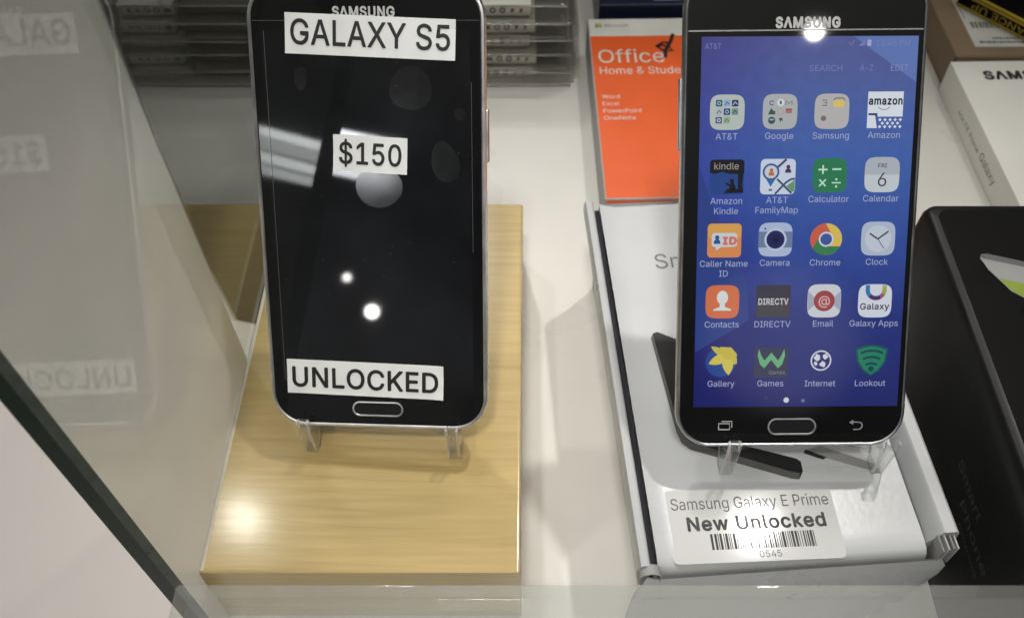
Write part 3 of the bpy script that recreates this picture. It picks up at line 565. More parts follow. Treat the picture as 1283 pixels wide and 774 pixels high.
def circle(cx, cy, r, n=28, ry=None, a0=0, a1=360):
    full = abs(a1 - a0) >= 360
    k = n if full else n + 1
    return [(cx + r * math.cos(math.radians(a0 + (a1 - a0) * i / n)), cy + (ry or r) * math.sin(math.radians(a0 + (a1 - a0) * i / n))) for i in range(k)]

class MB:
    def __init__(self, frame=None):
        self.v, self.f, self.m, self.mats = [], [], [], []
        self.fr = frame or Matrix.Identity(4)

    def mi(self, m):
        if m not in self.mats:
            self.mats.append(m)
        return self.mats.index(m)

    def add(self, vs, fs, m):
        b = len(self.v)
        self.v += [self.fr @ Vector(p) for p in vs]
        k = self.mi(m)
        for f in fs:
            self.f.append(tuple(b + i for i in f))
            self.m.append(k)

    def poly(self, pts, z, m):
        a = sum(pts[i][0] * pts[(i + 1) % len(pts)][1] - pts[(i + 1) % len(pts)][0] * pts[i][1] for i in range(len(pts)))
        if a < 0:
            pts = pts[::-1]
        self.add([(x, y, z) for x, y in pts], [tuple(range(len(pts)))], m)

    def ring(self, cx, cy, r0, r1, z, m, a0=0, a1=360, n=30):
        vs, fs = [], []
        for i in range(n + 1):
            a = math.radians(a0 + (a1 - a0) * i / n)
            vs += [(cx + r0 * math.cos(a), cy + r0 * math.sin(a), z), (cx + r1 * math.cos(a), cy + r1 * math.sin(a), z)]
        for i in range(n):
            fs.append((2 * i, 2 * i + 1, 2 * i + 3, 2 * i + 2))
        self.add(vs, fs, m)

    def stroke(self, pts, w, z, m):
        """pen line through 2D points"""
        vs, fs = [], []
        n = len(pts)
        for i, p in enumerate(pts):
            a, b = pts[max(0, i - 1)], pts[min(n - 1, i + 1)]
            d = Vector((b[0] - a[0], b[1] - a[1]))
            d = d.normalized() if d.length else Vector((1, 0))
            nx, ny = -d.y * w / 2, d.x * w / 2
            vs += [(p[0] - nx, p[1] - ny, z), (p[0] + nx, p[1] + ny, z)]
        for i in range(n - 1):
            fs.append((2 * i, 2 * i + 2, 2 * i + 3, 2 * i + 1))
        self.add(vs, fs, m)

    def rings(self, rr, m, cap0=True, cap1=True, closed=True, mats=None):
        n = len(rr[0])
        vs = [p for r in rr for p in r]
        for i in range(len(rr) - 1):
            fs = []
            for j in range(n if closed else n - 1):
                k = (j + 1) % n
                fs.append((i * n + j, i * n + k, (i + 1) * n + k, (i + 1) * n + j))
            self._faces(vs, fs, mats[i] if mats else m, i == 0)
        b = len(self.v) - len(vs)
        if cap0:
            self.f.append(tuple(b + j for j in range(n))[::-1])
            self.m.append(self.mi(m))
        if cap1:
            self.f.append(tuple(b + (len(rr) - 1) * n + j for j in range(n)))
            self.m.append(self.mi(m))

    def _faces(self, vs, fs, m, first):
        if first:
            self.v += [self.fr @ Vector(p) for p in vs]
        b = len(self.v) - len(vs)
        k = self.mi(m)
        for f in fs:
            self.f.append(tuple(b + i for i in f))
            self.m.append(k)

    def rbox(self, x0, x1, y0, y1, z0, z1, m, rc=1.0, rb=0.5, seg=3):
        """box with rounded plan corners and rounded top and bottom edges"""
        prof = []
        for k in range(seg + 1):
            a = math.radians(90 * k / seg)
            prof.append((rb * (1 - math.sin(a)), z0 + rb * (1 - math.cos(a))))
        for k in range(seg + 1):
            a = math.radians(90 * k / seg)
            prof.append((rb * (1 - math.cos(a)), z1 - rb * (1 - math.sin(a))))
        rr = []
        for ins, z in prof:
            rr.append([(x, y, z) for x, y in rrect(x0 + ins, x1 - ins, y0 + ins, y1 - ins, max(0.05, rc - ins), 5)])
        self.rings(rr, m)

    def prism(self, pts, h0, h1, m, axis='z'):
        a = sum(pts[i][0] * pts[(i + 1) % len(pts)][1] - pts[(i + 1) % len(pts)][0] * pts[i][1] for i in range(len(pts)))
        if a < 0:
            pts = pts[::-1]
        if axis == 'z':
            q = lambda p, h: (p[0], p[1], h)
        elif axis == 'x':
            q = lambda p, h: (h, p[0], p[1])
        else:
            q = lambda p, h: (p[0], -h, p[1])
        self.rings([[q(p, h0) for p in pts], [q(p, h1) for p in pts]], m)

    def text(self, s, x0, x1, base, cap, z, m, bold=0.0, rot=0.0, origin=None):
        """lettering whose ink spans x0..x1 on a baseline, capitals cap high"""
        vs, fs = text_geo(s, bold)
        xs = [p[0] for p in vs]
        H = [p[1] for p in text_geo("H", bold)[0]]
        ch = max(H) - max(0, min(H))
        kx = (x1 - x0) / (max(xs) - min(xs))
        ky = cap / ch
        mn = min(xs)
        c, sn = math.cos(math.radians(rot)), math.sin(math.radians(rot))
        ox, oy = origin or (x0, base)
        out = []
        for x, y, layer in vs:
            px, py = x0 + (x - mn) * kx - ox, base + y * ky - oy
            out.append((ox + px * c - py * sn, oy + px * sn + py * c, z + 0.0018 * layer))
        self.add(out, fs, m)

    def ctext(self, s, cx, base, cap, z, m, bold=0.0, wide=1.0):
        vs, _ = text_geo(s, bold)
        xs = [p[0] for p in vs]
        H = [p[1] for p in text_geo("H", bold)[0]]
        w = (max(xs) - min(xs)) * cap / (max(H) - max(0, min(H))) * wide
        self.text(s, cx - w / 2, cx + w / 2, base, cap, z, m, bold)

    def build(self, name, parent=None, angle=35, label=None, cat=None, group=None, kind=None):
        me = bpy.data.meshes.new(name)
        me.from_pydata([tuple(c * MM for c in p) for p in self.v], [], self.f)
        for m in self.mats:
            me.materials.append(m)
        me.polygons.foreach_set("material_index", self.m)
        me.validate()
        me.update()
        me.shade_smooth()
        me.set_sharp_from_angle(angle=math.radians(angle))
        o = bpy.data.objects.new(name, me)
        COL.objects.link(o)
        wnm = o.modifiers.new("weighted_normal", 'WEIGHTED_NORMAL')
        wnm.keep_sharp = True
        wnm.weight = 100
        if parent:
            o.parent = parent
        tag(o, label, cat, group, kind)
        return o

def tag(o, label=None, cat=None, group=None, kind=None):
    if label:
        o["label"] = label
    if cat:
        o["category"] = cat
    if group:
        o["group"] = group
    if kind:
        o["kind"] = kind
    return o

def empty(name, loc, rz=0.0, label=None, cat=None, group=None, basis=None):
    o = bpy.data.objects.new(name, None)
    o.empty_display_size = 0.01
    COL.objects.link(o)
    if basis:
        r, d, n = [Vector(b).normalized() for b in basis]
        mt = Matrix((r, d, n)).transposed().to_4x4()
        o.rotation_euler = mt.to_euler()
    else:
        o.rotation_euler = (0, 0, math.radians(rz))
    o.location = [c * MM for c in loc]
    return tag(o, label, cat, group)

# ================================================================== the setting
b = MB()
b.add([(-113.9, -200, 0), (700, -200, 0), (700, 560, 0), (-113.9, 560, 0)], [(0, 1, 2, 3)], M['floor'])
b.add([(-113.9, -200, 0), (-113.9, 560, 0), (-113.9, 560, -320), (-113.9, -200, -320)], [(0, 1, 2, 3)], M['backwall'])
b.build("floor", kind="structure")
b = MB()
b.rbox(-112, 700, 562, 575, -320, 230, M['backwall'], 1, 1)
b.build("wall", kind="structure")  # unseen dark panel added to shade the back of the case
b = MB()       # the counter outside the case, its far side cut away slantwise
pts = [(-900, -300), (-114.3, -300), (-114.3, 244), (-130, 248), (-150, 281), (-185, 347), (-222, 417), (-296, 560), (-900, 560)]
b.rings([[(x, y, -60.0) for x, y in pts], [(x, y, -6.0) for x, y in pts], [(x - 1.5 * (x > -800), y - 1.0 * (y > 0), -3.4) for x, y in pts], [(x - 4 * (x > -800), y - 3.0 * (y > 0), -2.6) for x, y in pts]], M['counter'])
b.build("countertop", kind="structure", angle=50)
b = MB()
b.add([(-1600, -600, -320), (900, -600, -320), (900, 1600, -320), (-1600, 1600, -320)], [(0, 1, 2, 3)], M['ground'])
b.build("ground", kind="structure")

# ------------------------------------------------------------------ glass side pane
root = empty("glass_partition", (-105.4, 105, 0), 0, "upright tinted glass pane with dark green edge beside the wooden block", "glass partition")
T, Lp, Hp, c = 8.4, 92.0, 250.0, 1.3
b = MB()
b.add([(0, c, 0), (0, Lp - 0.6, 0), (0, Lp - 0.6, Hp), (0, c, Hp)], [(0, 1, 2, 3)], M['glass'])
b.add([(-T, c, 0), (-T, Lp - 0.6, 0), (-T, Lp - 0.6, Hp), (-T, c, Hp)], [(3, 2, 1, 0)], M['glassclean'])
b.build("pane", root)
b = MB()
ci = 2.3
b.add([(-ci, 0, 0), (-ci, 0, Hp), (-T + c, 0, Hp), (-T + c, 0, 0)], [(0, 1, 2, 3)], M['glassedge'])
b.add([(0, c, 0), (0, c, Hp), (-ci, 0, Hp), (-ci, 0, 0)], [(0, 1, 2, 3)], M['glassarris'])
b.add([(-T, c, 0), (-T + c, 0, 0), (-T + c, 0, Hp), (-T, c, Hp)], [(0, 1, 2, 3)], M['glassarris'])
b.add([(0, Lp - 0.6, 0), (-T, Lp - 0.6, 0), (-T, Lp - 0.6, Hp), (0, Lp - 0.6, Hp)], [(0, 1, 2, 3)], M['glass'])
b.add([(0, c, Hp), (0, Lp - 0.6, Hp), (-T, Lp - 0.6, Hp), (-T, c, Hp)], [(0, 1, 2, 3)], M['glassedge'])
b.build("ground_edge", root)

b = MB()
b.rbox(-109.6, -105.5, 197.6, 558, 0.2, 250, M['sideglass'], 0.5, 0.3)
b.build("side_glass", None, label="long clear glass side of the case mirroring the blister packs", cat="side glass")

# ------------------------------------------------------------------ glass ledge in front
b = MB()
b.rbox(-87, 330, 22, 86, 91, 100, M['ledge'], 1.0, 0.5)
b.build("glass_ledge", None, label="flat clear glass ledge running along the front of the display", cat="glass ledge")

# ================================================================== wooden block
root = empty("wooden_block", (-54, 196, 0), 0, "pale maple display block under the black phone priced in dollars", "display block")
b = MB()
x0, x1, y0, y1, H = -51.3, 51.0, -82.0, 81.5, 38.0
prof = [(x0, 0), (x1, 0), (x1, H - 1.3), (x1 - 0.4, H - 0.4), (x1 - 1.3, H), (x0 + 0.6, H), (x0 + 0.1, H - 0.25), (x0, H - 0.7)]
rr = []
for ins, y in ((0.9, y0), (0.25, y0 + 0.25), (0.0, y0 + 1.0), (0.0, y1 - 0.8), (0.6, y1)):
    rr.append([(p[0], y, p[1] - (ins if p[1] > 1 else 0)) for p in prof])
b.rings(rr, M['wood'])
b.build("block_body", root, angle=30)
b = MB()
b.prism([(x0 + 0.05, H - 0.6), (x0 + 1.3, H - 0.15), (x0 + 1.3, H + 0.07), (x0 + 0.4, H + 0.07), (x0 + 0.05, H - 0.15)], -y0 - 0.8, -y1 + 0.6, M['trim'], 'y')
b.build("edge_band", root, label="thin pale band along the left edge")

# ================================================================== telephones
def phone_body(root, W, L, T, rc, rimmat, glass_inset, side):
    hw = W / 2
    def out(ins, z):
        return [(x, y, z) for x, y in rrect(-hw + ins, hw - ins, ins, L - ins, max(0.5, rc - ins), 10)]
    b = MB()
    b.rings([out(glass_inset, -0.35), out(glass_inset, 0.0), out(glass_inset - 0.35, 0.28), out(0.35, 0.10), out(0.08, -0.5), out(0.0, -1.4),
             out(0.0, -3.4), out(0.25, -4.6)], rimmat, False, False)
    b.build("rim", root, 50)
    b = MB()
    b.rings([out(3.4, -T), out(1.6, -T + 0.8), out(0.5, -5.4), out(0.27, -4.62)], M['blackplastic'], True, False)
    b.build("back_cover", root, 50)
    b = MB()
    b.rings([out(glass_inset + 0.02, -0.5), out(glass_inset + 0.02, -0.08), out(glass_inset + 0.35, 0.0)], M['blackglass'], False, True)
    b.build("front_glass", root, 25)
    sx, ya, yb, nm = side
    b = MB()
    s = 1 if sx > 0 else -1
    xa, xb = sorted((s * (hw - 0.3), s * (hw + 0.75)))
    b.rbox(xa, xb, ya, yb, -4.2, -1.9, rimmat, 0.4, 0.35)
    b.build(nm, root)

# -------- the black sleeping phone
ph1 = empty("smartphone", (-50.08, 157.91, 53.4), label="black phone with dark screen and three white stickers on wooden block", cat="smartphone",
            group="phones on clear easels",
            basis=((0.9977, -0.0566, 0.0383), (0.0043, 0.6125, 0.7905), (-0.0682, -0.7885, 0.6113)))
phone_body(ph1, 72.5, 142, 8.1, 11.5, M['chrome'], 1.35, (1, 88, 104, "power_button"))
b = MB()
b.poly([(-32.0, 15.2), (31.6, 15.2), (31.6, 127.2), (-32.0, 127.2)], 0.03, M['offscreen'])
b.build("display", ph1)
b = MB()
b.text("S\u039bMSUNG", -9.8, 9.2, 131.0, 3.0, 0.06, M['silverink'], 0.03)
b.build("brand_lettering", ph1)
b = MB()
b.rings([[(x, y, z) for x, y in rrect(-9.0 + i, 8.1 - i, 4.1 + i, 9.4 - i, 2.6 - i, 6)] for i, z in ((0, 0.02), (0.1, 0.35), (0.45, 0.38), (0.62, 0.12))], M['chrome'], False, False)
hb = b.build("home_button", ph1)
b = MB()
b.poly(rrect(-8.4, 7.5, 4.7, 8.8, 2.0), 0.14, M['darkkey'])
b.build("button_face", hb)
b = MB()
b.rbox(-7.5, 7.5, 136.2, 138.0, -0.1, 0.08, M['gunmetal'], 0.8, 0.08)
b.build("earpiece", ph1)
# blisters trapped under its screen film, and the film's own edge
b = MB()
def blob(cx, cy, rx, ry, z, m, wob=0.12, seed=1, n=40):
    rnd = random.Random(seed)
    ph = [rnd.uniform(0, 6.28) for _ in range(3)]
    pts = []
    for i in range(n):
        a = 2 * math.pi * i / n
        k = 1 + wob * math.sin(a * 2 + ph[0]) + wob * 0.5 * math.sin(a * 3 + ph[1])
        pts.append((cx + rx * k * math.cos(a), cy + ry * k * math.sin(a)))
    b.poly(pts, z, m)
blob(13.4, 110.2, 6.2, 7.0, 0.07, M['film'], 0.06, 3)
blob(28.4, 102.6, 1.8, 1.9, 0.07, M['film'], 0.04, 5)
blob(23.6, 88.0, 4.3, 6.4, 0.07, M['film'], 0.10, 9)
blob(2.6, 80.2, 7.2, 6.6, 0.07, M['film'], 0.03, 4)
blob(-20.5, 113.0, 1.8, 4.0, 0.07, M['film'], 0.12, 8)
b.poly([(-34.6, 129.8), (34.6, 129.9), (34.6, 130.05), (-34.6, 129.95)], 0.05, M['filmedge'])
b.poly([(-31.2, 16), (-31.05, 16), (-31.05, 127), (-31.2, 127)], 0.05, M['filmedge'])
b.poly([(31.9, 60), (32.02, 60), (32.02, 112), (31.9, 112)], 0.05, M['filmedge'])
b.build("screen_film", ph1)
b = MB()
rnd = random.Random(21)
for k in range(60):                                  # specks of dust caught under the film
    px, py, r_ = rnd.uniform(-31, 31), rnd.uniform(12, 128), rnd.choice((0.07, 0.09, 0.12, 0.18))
    b.poly([(px - r_, py), (px, py - r_ * rnd.uniform(0.5, 1)), (px + r_, py), (px, py + r_)], 0.08, M['filmedge'])
b.build("dust", ph1, kind="stuff")
def sticker(parent, x, y, w, h, rot, word, tx0, tx1, base, cap, label, bold):
    """paper label; x, y is its lower left corner"""
    fr = Matrix.Translation((x, y, 0.10)) @ Matrix.Rotation(math.radians(rot), 4, 'Z')
    rnd_ = random.Random(len(word))
    lift = [rnd_.uniform(0.1, 0.5) for _ in range(4)]           # each corner has come up a little
    def up(px, py):
        u, v = px / w, py / h
        return sum(l * max(0.0, 1 - 3.2 * math.hypot((u - cu_) * w / h, v - cv_) / 1.6) ** 2 for l, (cu_, cv_) in zip(lift, ((0, 0), (1, 0), (0, 1), (1, 1)))) + 0.02 * math.sin(px * 0.9 + py * 0.4)
    b = MB(fr)
    nx_, ny_ = 36, 8
    gx = [w * i / nx_ for i in range(nx_ + 1)]
    gy = [h * j / ny_ for j in range(ny_ + 1)]
    n_ = nx_ + 1
    topv = [(px, py, 0.16 + up(px, py)) for py in gy for px in gx]
    b.add(topv, [(j * n_ + i, j * n_ + i + 1, (j + 1) * n_ + i + 1, (j + 1) * n_ + i) for j in range(ny_) for i in range(nx_)], M['paper'])
    border = [(px, 0) for px in gx] + [(w, py) for py in gy[1:]] + [(px, h) for px in gx[::-1][1:]] + [(0, py) for py in gy[::-1][1:-1]]
    b.rings([[(px, py, 0.02 + up(px, py)) for px, py in border], [(px, py, 0.16 + up(px, py)) for px, py in border]], M['paper'], True, False)
    s = b.build("price_sticker", parent, label=label)
    b = MB()
    b.text(word, tx0, tx1, base, cap, 0.27, M['ink'], bold)
    b.v = [fr @ Vector((q.x, q.y, q.z + up(q.x, q.y))) for q in b.v]
    b.build("lettering", s)
sticker(ph1, -24.7, 120.4, 51.9, 11.9, -2.3, "GALAXY S5", 1.7, 50.3, 2.9, 7.3, "long white sticker with capital letters near the top of the phone", 0.010)
sticker(ph1, -11.6, 85.2, 23.2, 11.2, -2.6, "$150", 1.8, 21.4, 2.5, 6.6, "short white price sticker in the middle of the phone", 0.012)
sticker(ph1, -30.5, 11.8, 52.1, 11.7, -1.4, "UNLOCKED", 1.7, 50.4, 2.5, 6.8, "long white sticker with capital letters near the home button", 0.016)

# -------- the lit phone
ph2 = empty("smartphone", (80.9, 142.91, 67.56), label="black phone with a lit blue screen of app icons on white box", cat="smartphone",
            group="phones on clear easels",
            basis=((1.0, 0.0074, 0.0010), (-0.0058, 0.6806, 0.7326), (0.0048, -0.7326, 0.6807)))
phone_body(ph2, 71.0, 142.0, 7.9, 10.8, M['gunmetal'], 1.15, (-1, 91, 112, "volume_button"))
b = MB()
b.text("S\u039bMSUNG", -9.0, 9.9, 126.0, 3.0, 0.06, M['silverink'], 0.045)
b.build("brand_lettering", ph2)
b = MB()
b.rbox(-7.2, 7.4, 133.6, 135.6, -0.1, 0.08, M['darkkey'], 0.9, 0.08)
b.build("earpiece", ph2)
b = MB()
b.rings([[(x, y, z) for x, y in rrect(-7.15 + i, 8.05 - i, 3.7 + i, 9.2 - i, 2.7 - i, 6)] for i, z in ((0, 0.02), (0.1, 0.35), (0.45, 0.38), (0.62, 0.12))], M['chrome'], False, False)
hb = b.build("home_button", ph2)
b = MB()
b.poly(rrect(-6.55, 7.45, 4.3, 8.6, 2.1), 0.14, M['darkkey'])
b.build("button_face", hb)
b = MB()   # recent-apps mark
for (xa, xb, ya, yb) in ((-22.3, -18.9, 5.6, 7.5),):
    b.stroke([(xa, ya), (xb, ya), (xb, yb), (xa, yb), (xa, ya - 0.15)], 0.32, 0.05, M['silverink'])
b.stroke([(-21.4, 8.2), (-18.2, 8.2), (-18.2, 6.2)], 0.3, 0.05, M['silverink'])
b.build("recent_apps_mark", ph2)
b = MB()   # back arrow
b.stroke([(18.9, 7.7), (21.2, 7.7)] + circle(21.2, 6.55, 1.15, 8, None, 90, -90) + [(19.6, 5.4)], 0.34, 0.05, M['greyink'])
b.poly([(18.3, 7.7), (19.5, 8.5), (19.5, 6.9)], 0.05, M['greyink'])
b.build("back_mark", ph2)
b = MB()
b.poly([(-34.2, 124.9), (34.2, 125.2), (34.2, 125.6), (-34.2, 125.3)], 0.05, M['greyink'])
b.build("film_edge", ph2)

SCX0, SCX1, SCY0, SCY1 = -30.3, 32.9, 12.8, 123.5
b = MB()
b.poly([(SCX0, SCY0), (SCX1, SCY0), (SCX1, SCY1), (SCX0, SCY1)], 0.03, wallpaper_mat("wallpaper_blue", 0, 1.0))
disp = b.build("display", ph2)
b = MB()
b.poly([(14.0, 123.4), (SCX1 - 0.1, 123.4), (SCX1 - 0.1, 110.4)], 0.05, scr((84, 104, 160), 1.0))
b.build("wallpaper_facet", disp)
b = MB()
b.poly([(SCX0 + 0.1, 86.5), (-22.7, 65.8), (-15, 52), (-14, 40), (SCX0 + 0.1, 30)], 0.05, scr((38, 58, 124), 0.9))
b.build("wallpaper_facet", disp)

WH = scr((214, 220, 232))
CAPC = scr((170, 178, 212))
DIMC = scr((124, 130, 184))
Z1, Z2, Z3, Z4 = 0.08, 0.11, 0.14, 0.17
def squircle(cx, cy, s=5.1, p=4.2, n=48):
    pts = []
    for i in range(n):
        a = 2 * math.pi * i / n
        ca, sa = math.cos(a), math.sin(a)
        pts.append((cx + s * math.copysign(abs(ca) ** (2 / p), ca), cy + s * math.copysign(abs(sa) ** (2 / p), sa)))
    return pts
def bust(b, cx, cy, s, z, m):
    b.poly(circle(cx, cy + 0.45 * s, 0.42 * s, 20), z, m)
    b.poly([(cx - 0.62 * s, cy - 0.75 * s), (cx + 0.62 * s, cy - 0.75 * s)] + circle(cx, cy - 0.42 * s, 0.62 * s, 14, 0.55 * s, -10, 190), z, m)
def leaf(b, x0, y0, x1, y1, w, z, m):
    d = Vector((x1 - x0, y1 - y0))
    n = Vector((-d.y, d.x)).normalized()
    L1, R1 = [], []
    for i in range(11):
        t = i / 10
        k = w * math.sin(math.pi * t ** 0.8) ** 0.8
        p = Vector((x0, y0)) + d * t
        L1.append(tuple(p + n * k))
        R1.append(tuple(p - n * k))
    b.poly(L1 + R1[::-1][1:-1], z, m)

def icon(cx, cy, caps, draw, label, capy=None):
    b = MB()
    draw(b, cx, cy)
    y = (capy if capy is not None else cy - 7.9)
    for i, s in enumerate(caps):
        b.ctext(s, cx, y - i * 3.0, 1.85, Z1, CAPC, 0.0, 1.0)
    b.build("app_icon", disp, label=label)

def i_folder(cols):
    def f(b, x, y):
        b.poly(squircle(x, y), Z1, scr((186, 196, 190)))
        for k, c in enumerate(cols):
            if c:
                px, py = x - 2.45 + 2.35 * (k % 3), y + 2.6 - 2.45 * (k // 3)
                b.poly(rrect(px - 0.95, px + 0.95, py - 0.95, py + 0.95, 0.25, 3), Z2, scr(c[0]))
                if c[1] == 'o':
                    b.ring(px, py, 0.3, 0.6, Z3, scr(c[2]))
                elif c[1] == 's':
                    b.stroke([(px - 0.6, py - 0.5), (px, py + 0.4), (px + 0.6, py - 0.3)], 0.3, Z3, scr(c[2]))
                else:
                    b.poly(rrect(px - 0.5, px + 0.5, py - 0.3, py + 0.35, 0.1, 2), Z3, scr(c[2]))
    return f
icon(-22.3, 102.0, ["AT&T"], i_folder([((34, 86, 128), 'o', (150, 190, 190)), ((150, 178, 206), 's', (40, 70, 140)), ((46, 50, 104), 's', (190, 200, 220)),
     ((176, 190, 196), 's', (60, 90, 130)), ((40, 56, 116), 'o', (150, 180, 210)), ((120, 150, 140), 's', (40, 70, 70)),
     ((76, 84, 130), 'o', (190, 196, 220)), ((150, 176, 150), 's', (60, 120, 90)), None]), "rounded folder icon of nine tiny blue pictures")

def i_google(b, x, y):
    b.poly(squircle(x, y), Z1, scr((178, 182, 182)))
    b.ring(x - 2.5, y + 2.5, 0.42, 0.75, Z2, scr((96, 110, 150)), 30, 330)
    b.poly(circle(x + 0.1, y + 2.6, 1.05, 20), Z2, scr((222, 226, 230)))
    b.poly(circle(x + 0.1, y + 2.6, 0.35, 12, 0.6), Z3, scr((90, 96, 110)))
    b.stroke([(x + 1.6, y + 1.9), (x + 1.6, y + 3.1), (x + 2.5, y + 2.3), (x + 3.4, y + 3.1), (x + 3.4, y + 1.9)], 0.3, Z2, scr((110, 116, 120)))
    b.poly([(x - 3.5, y - 0.8), (x - 1.4, y - 0.8), (x - 1.4, y + 0.1), (x - 2.2, y + 0.4), (x - 2.6, y + 1.1), (x - 3.1, y + 0.2)], Z2, scr((52, 92, 84)))
    b.ring(x + 0.1, y + 0.0, 0.75, 1.0, Z2, scr((190, 160, 160)))
    b.poly(rrect(x + 1.6, x + 3.5, y - 0.5, y + 0.9, 0.2, 3), Z2, scr((178, 116, 122)))
    b.poly(rrect(x + 1.6, x + 3.5, y + 0.4, y + 0.9, 0.2, 3), Z3, scr((160, 84, 94)))
    b.poly(circle(x - 2.4, y - 2.5, 1.05, 20), Z2, scr((46, 84, 96)))
    b.stroke([(x - 3.0, y - 2.3), (x - 1.8, y - 2.3)], 0.4, Z3, scr((170, 190, 190)))
    b.poly([(x - 0.3, y - 1.9), (x + 1.0, y - 2.8), (x + 0.6, y - 1.7), (x + 0.2, y - 3.2)], Z2, scr((70, 96, 90)))
icon(-6.75, 102.1, ["Google"], i_google, "rounded folder icon of tiny search and mail marks")

def i_folder3(b, x, y):
    b.poly(squircle(x, y), Z1, scr((186, 184, 184)))
    b.stroke([(x - 3.0, y + 3.2), (x - 1.6, y + 3.2), (x - 1.6, y + 2.5), (x - 2.8, y + 2.5), (x - 1.6, y + 2.4), (x - 1.6, y + 1.7), (x - 3.0, y + 1.7)], 0.25, Z2, scr((90, 90, 96)))
    b.poly(rrect(x + 0.4, x + 3.6, y + 1.2, y + 3.2, 0.6, 4), Z2, scr((226, 200, 104)))
    b.stroke([(x + 0.4, y + 3.3), (x + 1.0, y + 3.8), (x + 3.2, y + 3.8), (x + 3.7, y + 3.2)], 0.28, Z2, scr((92, 82, 60)))
    b.poly(circle(x - 2.4, y - 2.0, 0.8, 16), Z2, scr((126, 110, 112)))
icon(8.5, 102.1, ["Samsung"], i_folder3, "rounded grey folder icon with a small yellow folder")

def i_amz(b, x, y):
    W_ = scr((222, 230, 238))
    b.poly([(x - 5.2, y - 5.2), (x - 2.2, y - 5.2), (x - 2.9, y - 1.6), (x - 2.3, y - 1.0), (x - 2.1, y - 1.9), (x + 5.2, y - 1.9), (x + 5.2, y + 5.3), (x - 5.2, y + 5.3)], Z1, W_)
    b.poly([(x - 4.9, y - 1.5), (x - 2.3, y - 1.5), (x - 2.1, y - 2.2), (x - 2.3, y - 0.9), (x - 4.9, y - 0.9)], Z2, scr((36, 50, 110)))
    b.ctext("amazon", x, y + 1.6, 2.3, Z2, scr((24, 28, 40)), 0.03, 0.84)
    b.stroke(circle(x - 0.4, y + 2.4, 2.3, 10, None, 220, 320), 0.24, Z2, scr((150, 140, 110)))
    for r in range(3):
        for c_ in range(5):
            px = x - 1.4 + c_ * 1.5 + (0.75 if r % 2 else 0)
            py = y - 2.8 - r * 1.0
            if px < x + 5.2:
                b.poly([(px - 0.5, py), (px, py - 0.5), (px + 0.5, py), (px, py + 0.5)], Z1, W_)
icon(24.2, 102.4, ["Amazon"], i_amz, "white shopping cart icon with lettering", 94.3)

def i_kin(b, x, y):
    b.poly(rrect(x - 5.1, x + 5.1, y - 5.1, y + 5.1, 1.2, 4), Z1, scr((36, 70, 140)))
    K = scr((18, 18, 30))
    b.poly([(x - 5.1, y + 1.2), (x - 3.5, y + 0.9), (x - 1.5, y + 1.5), (x + 1.2, y + 0.8), (x + 5.1, y + 1.0)] + rrect(x - 5.1, x + 5.1, y + 3, y + 5.1, 1.0, 4)[:10], Z2, K)
    b.poly([(x + 3.2, y + 1.4), (x + 4.9, y + 1.4), (x + 4.6, y - 2.5), (x + 5.0, y - 4.7), (x + 0.6, y - 4.8), (x - 1.0, y - 4.9), (x + 0.2, y - 3.6), (x + 1.4, y - 3.4), (x + 3.4, y - 3.6)], Z2, K)
    b.poly(circle(x + 1.5, y - 1.2, 0.65, 14), Z2, K)
    b.poly([(x + 0.7, y - 3.9), (x + 1.0, y - 1.9), (x + 2.0, y - 1.7), (x + 2.7, y - 3.0), (x + 2.4, y - 3.9)], Z2, K)
    b.poly([(x - 0.5, y - 2.0), (x + 0.7, y - 2.8), (x + 1.2, y - 2.4), (x - 0.1, y - 1.6)], Z2, K)
    b.ctext("kindle", x - 0.2, y + 2.2, 1.95, Z3, scr((168, 160, 150)), 0.0, 1.0)
icon(-21.85, 83.2, ["Amazon", "Kindle"], i_kin, "dark icon of a reader silhouette under a tree", 75.2)

def i_map(b, x, y):
    b.poly(rrect(x - 5.2, x + 5.2, y - 5.2, y + 5.2, 1.3, 4), Z1, scr((206, 216, 234)))
    N_ = scr((62, 80, 112))
    b.stroke([(x - 0.3, y + 2.6), (x + 2.4, y + 5.1)], 0.7, Z2, N_)
    b.stroke([(x - 0.7, y - 5.1), (x + 2.6, y - 1.6), (x + 3.9, y - 0.8), (x + 5.1, y - 0.6)], 0.6, Z2, N_)
    b.stroke([(x - 0.2, y - 0.7), (x + 4.2, y - 4.9)], 0.6, Z3, N_)
    b.poly([(x + 2.6, y - 2.8), (x + 5.1, y - 0.9), (x + 5.1, y - 4.4), (x + 4.3, y - 4.5)], Z2, scr((104, 156, 112)))
    b.poly([(x - 3.6, y - 0.5), (x - 0.6, y - 0.5), (x - 2.1, y - 3.0)], Z2, scr((50, 110, 168)))
    b.poly(circle(x - 2.1, y + 1.4, 2.5, 28), Z3, scr((60, 96, 150)))
    b.poly(circle(x - 2.1, y + 1.4, 1.9, 28), Z4, scr((206, 210, 222)))
    bust(b, x - 2.0, y + 1.3, 1.35, Z4 + 0.03, scr((190, 112, 72)))
    bust(b, x + 3.0, y + 2.2, 1.45, Z3, scr((84, 50, 104)))
    b.stroke([(x - 2.6, y - 3.9), (x - 1.6, y - 3.9)], 0.5, Z2, N_)
icon(-6.7, 83.2, ["AT&T", "FamilyMap"], i_map, "white map icon with round pin and people", 75.4)

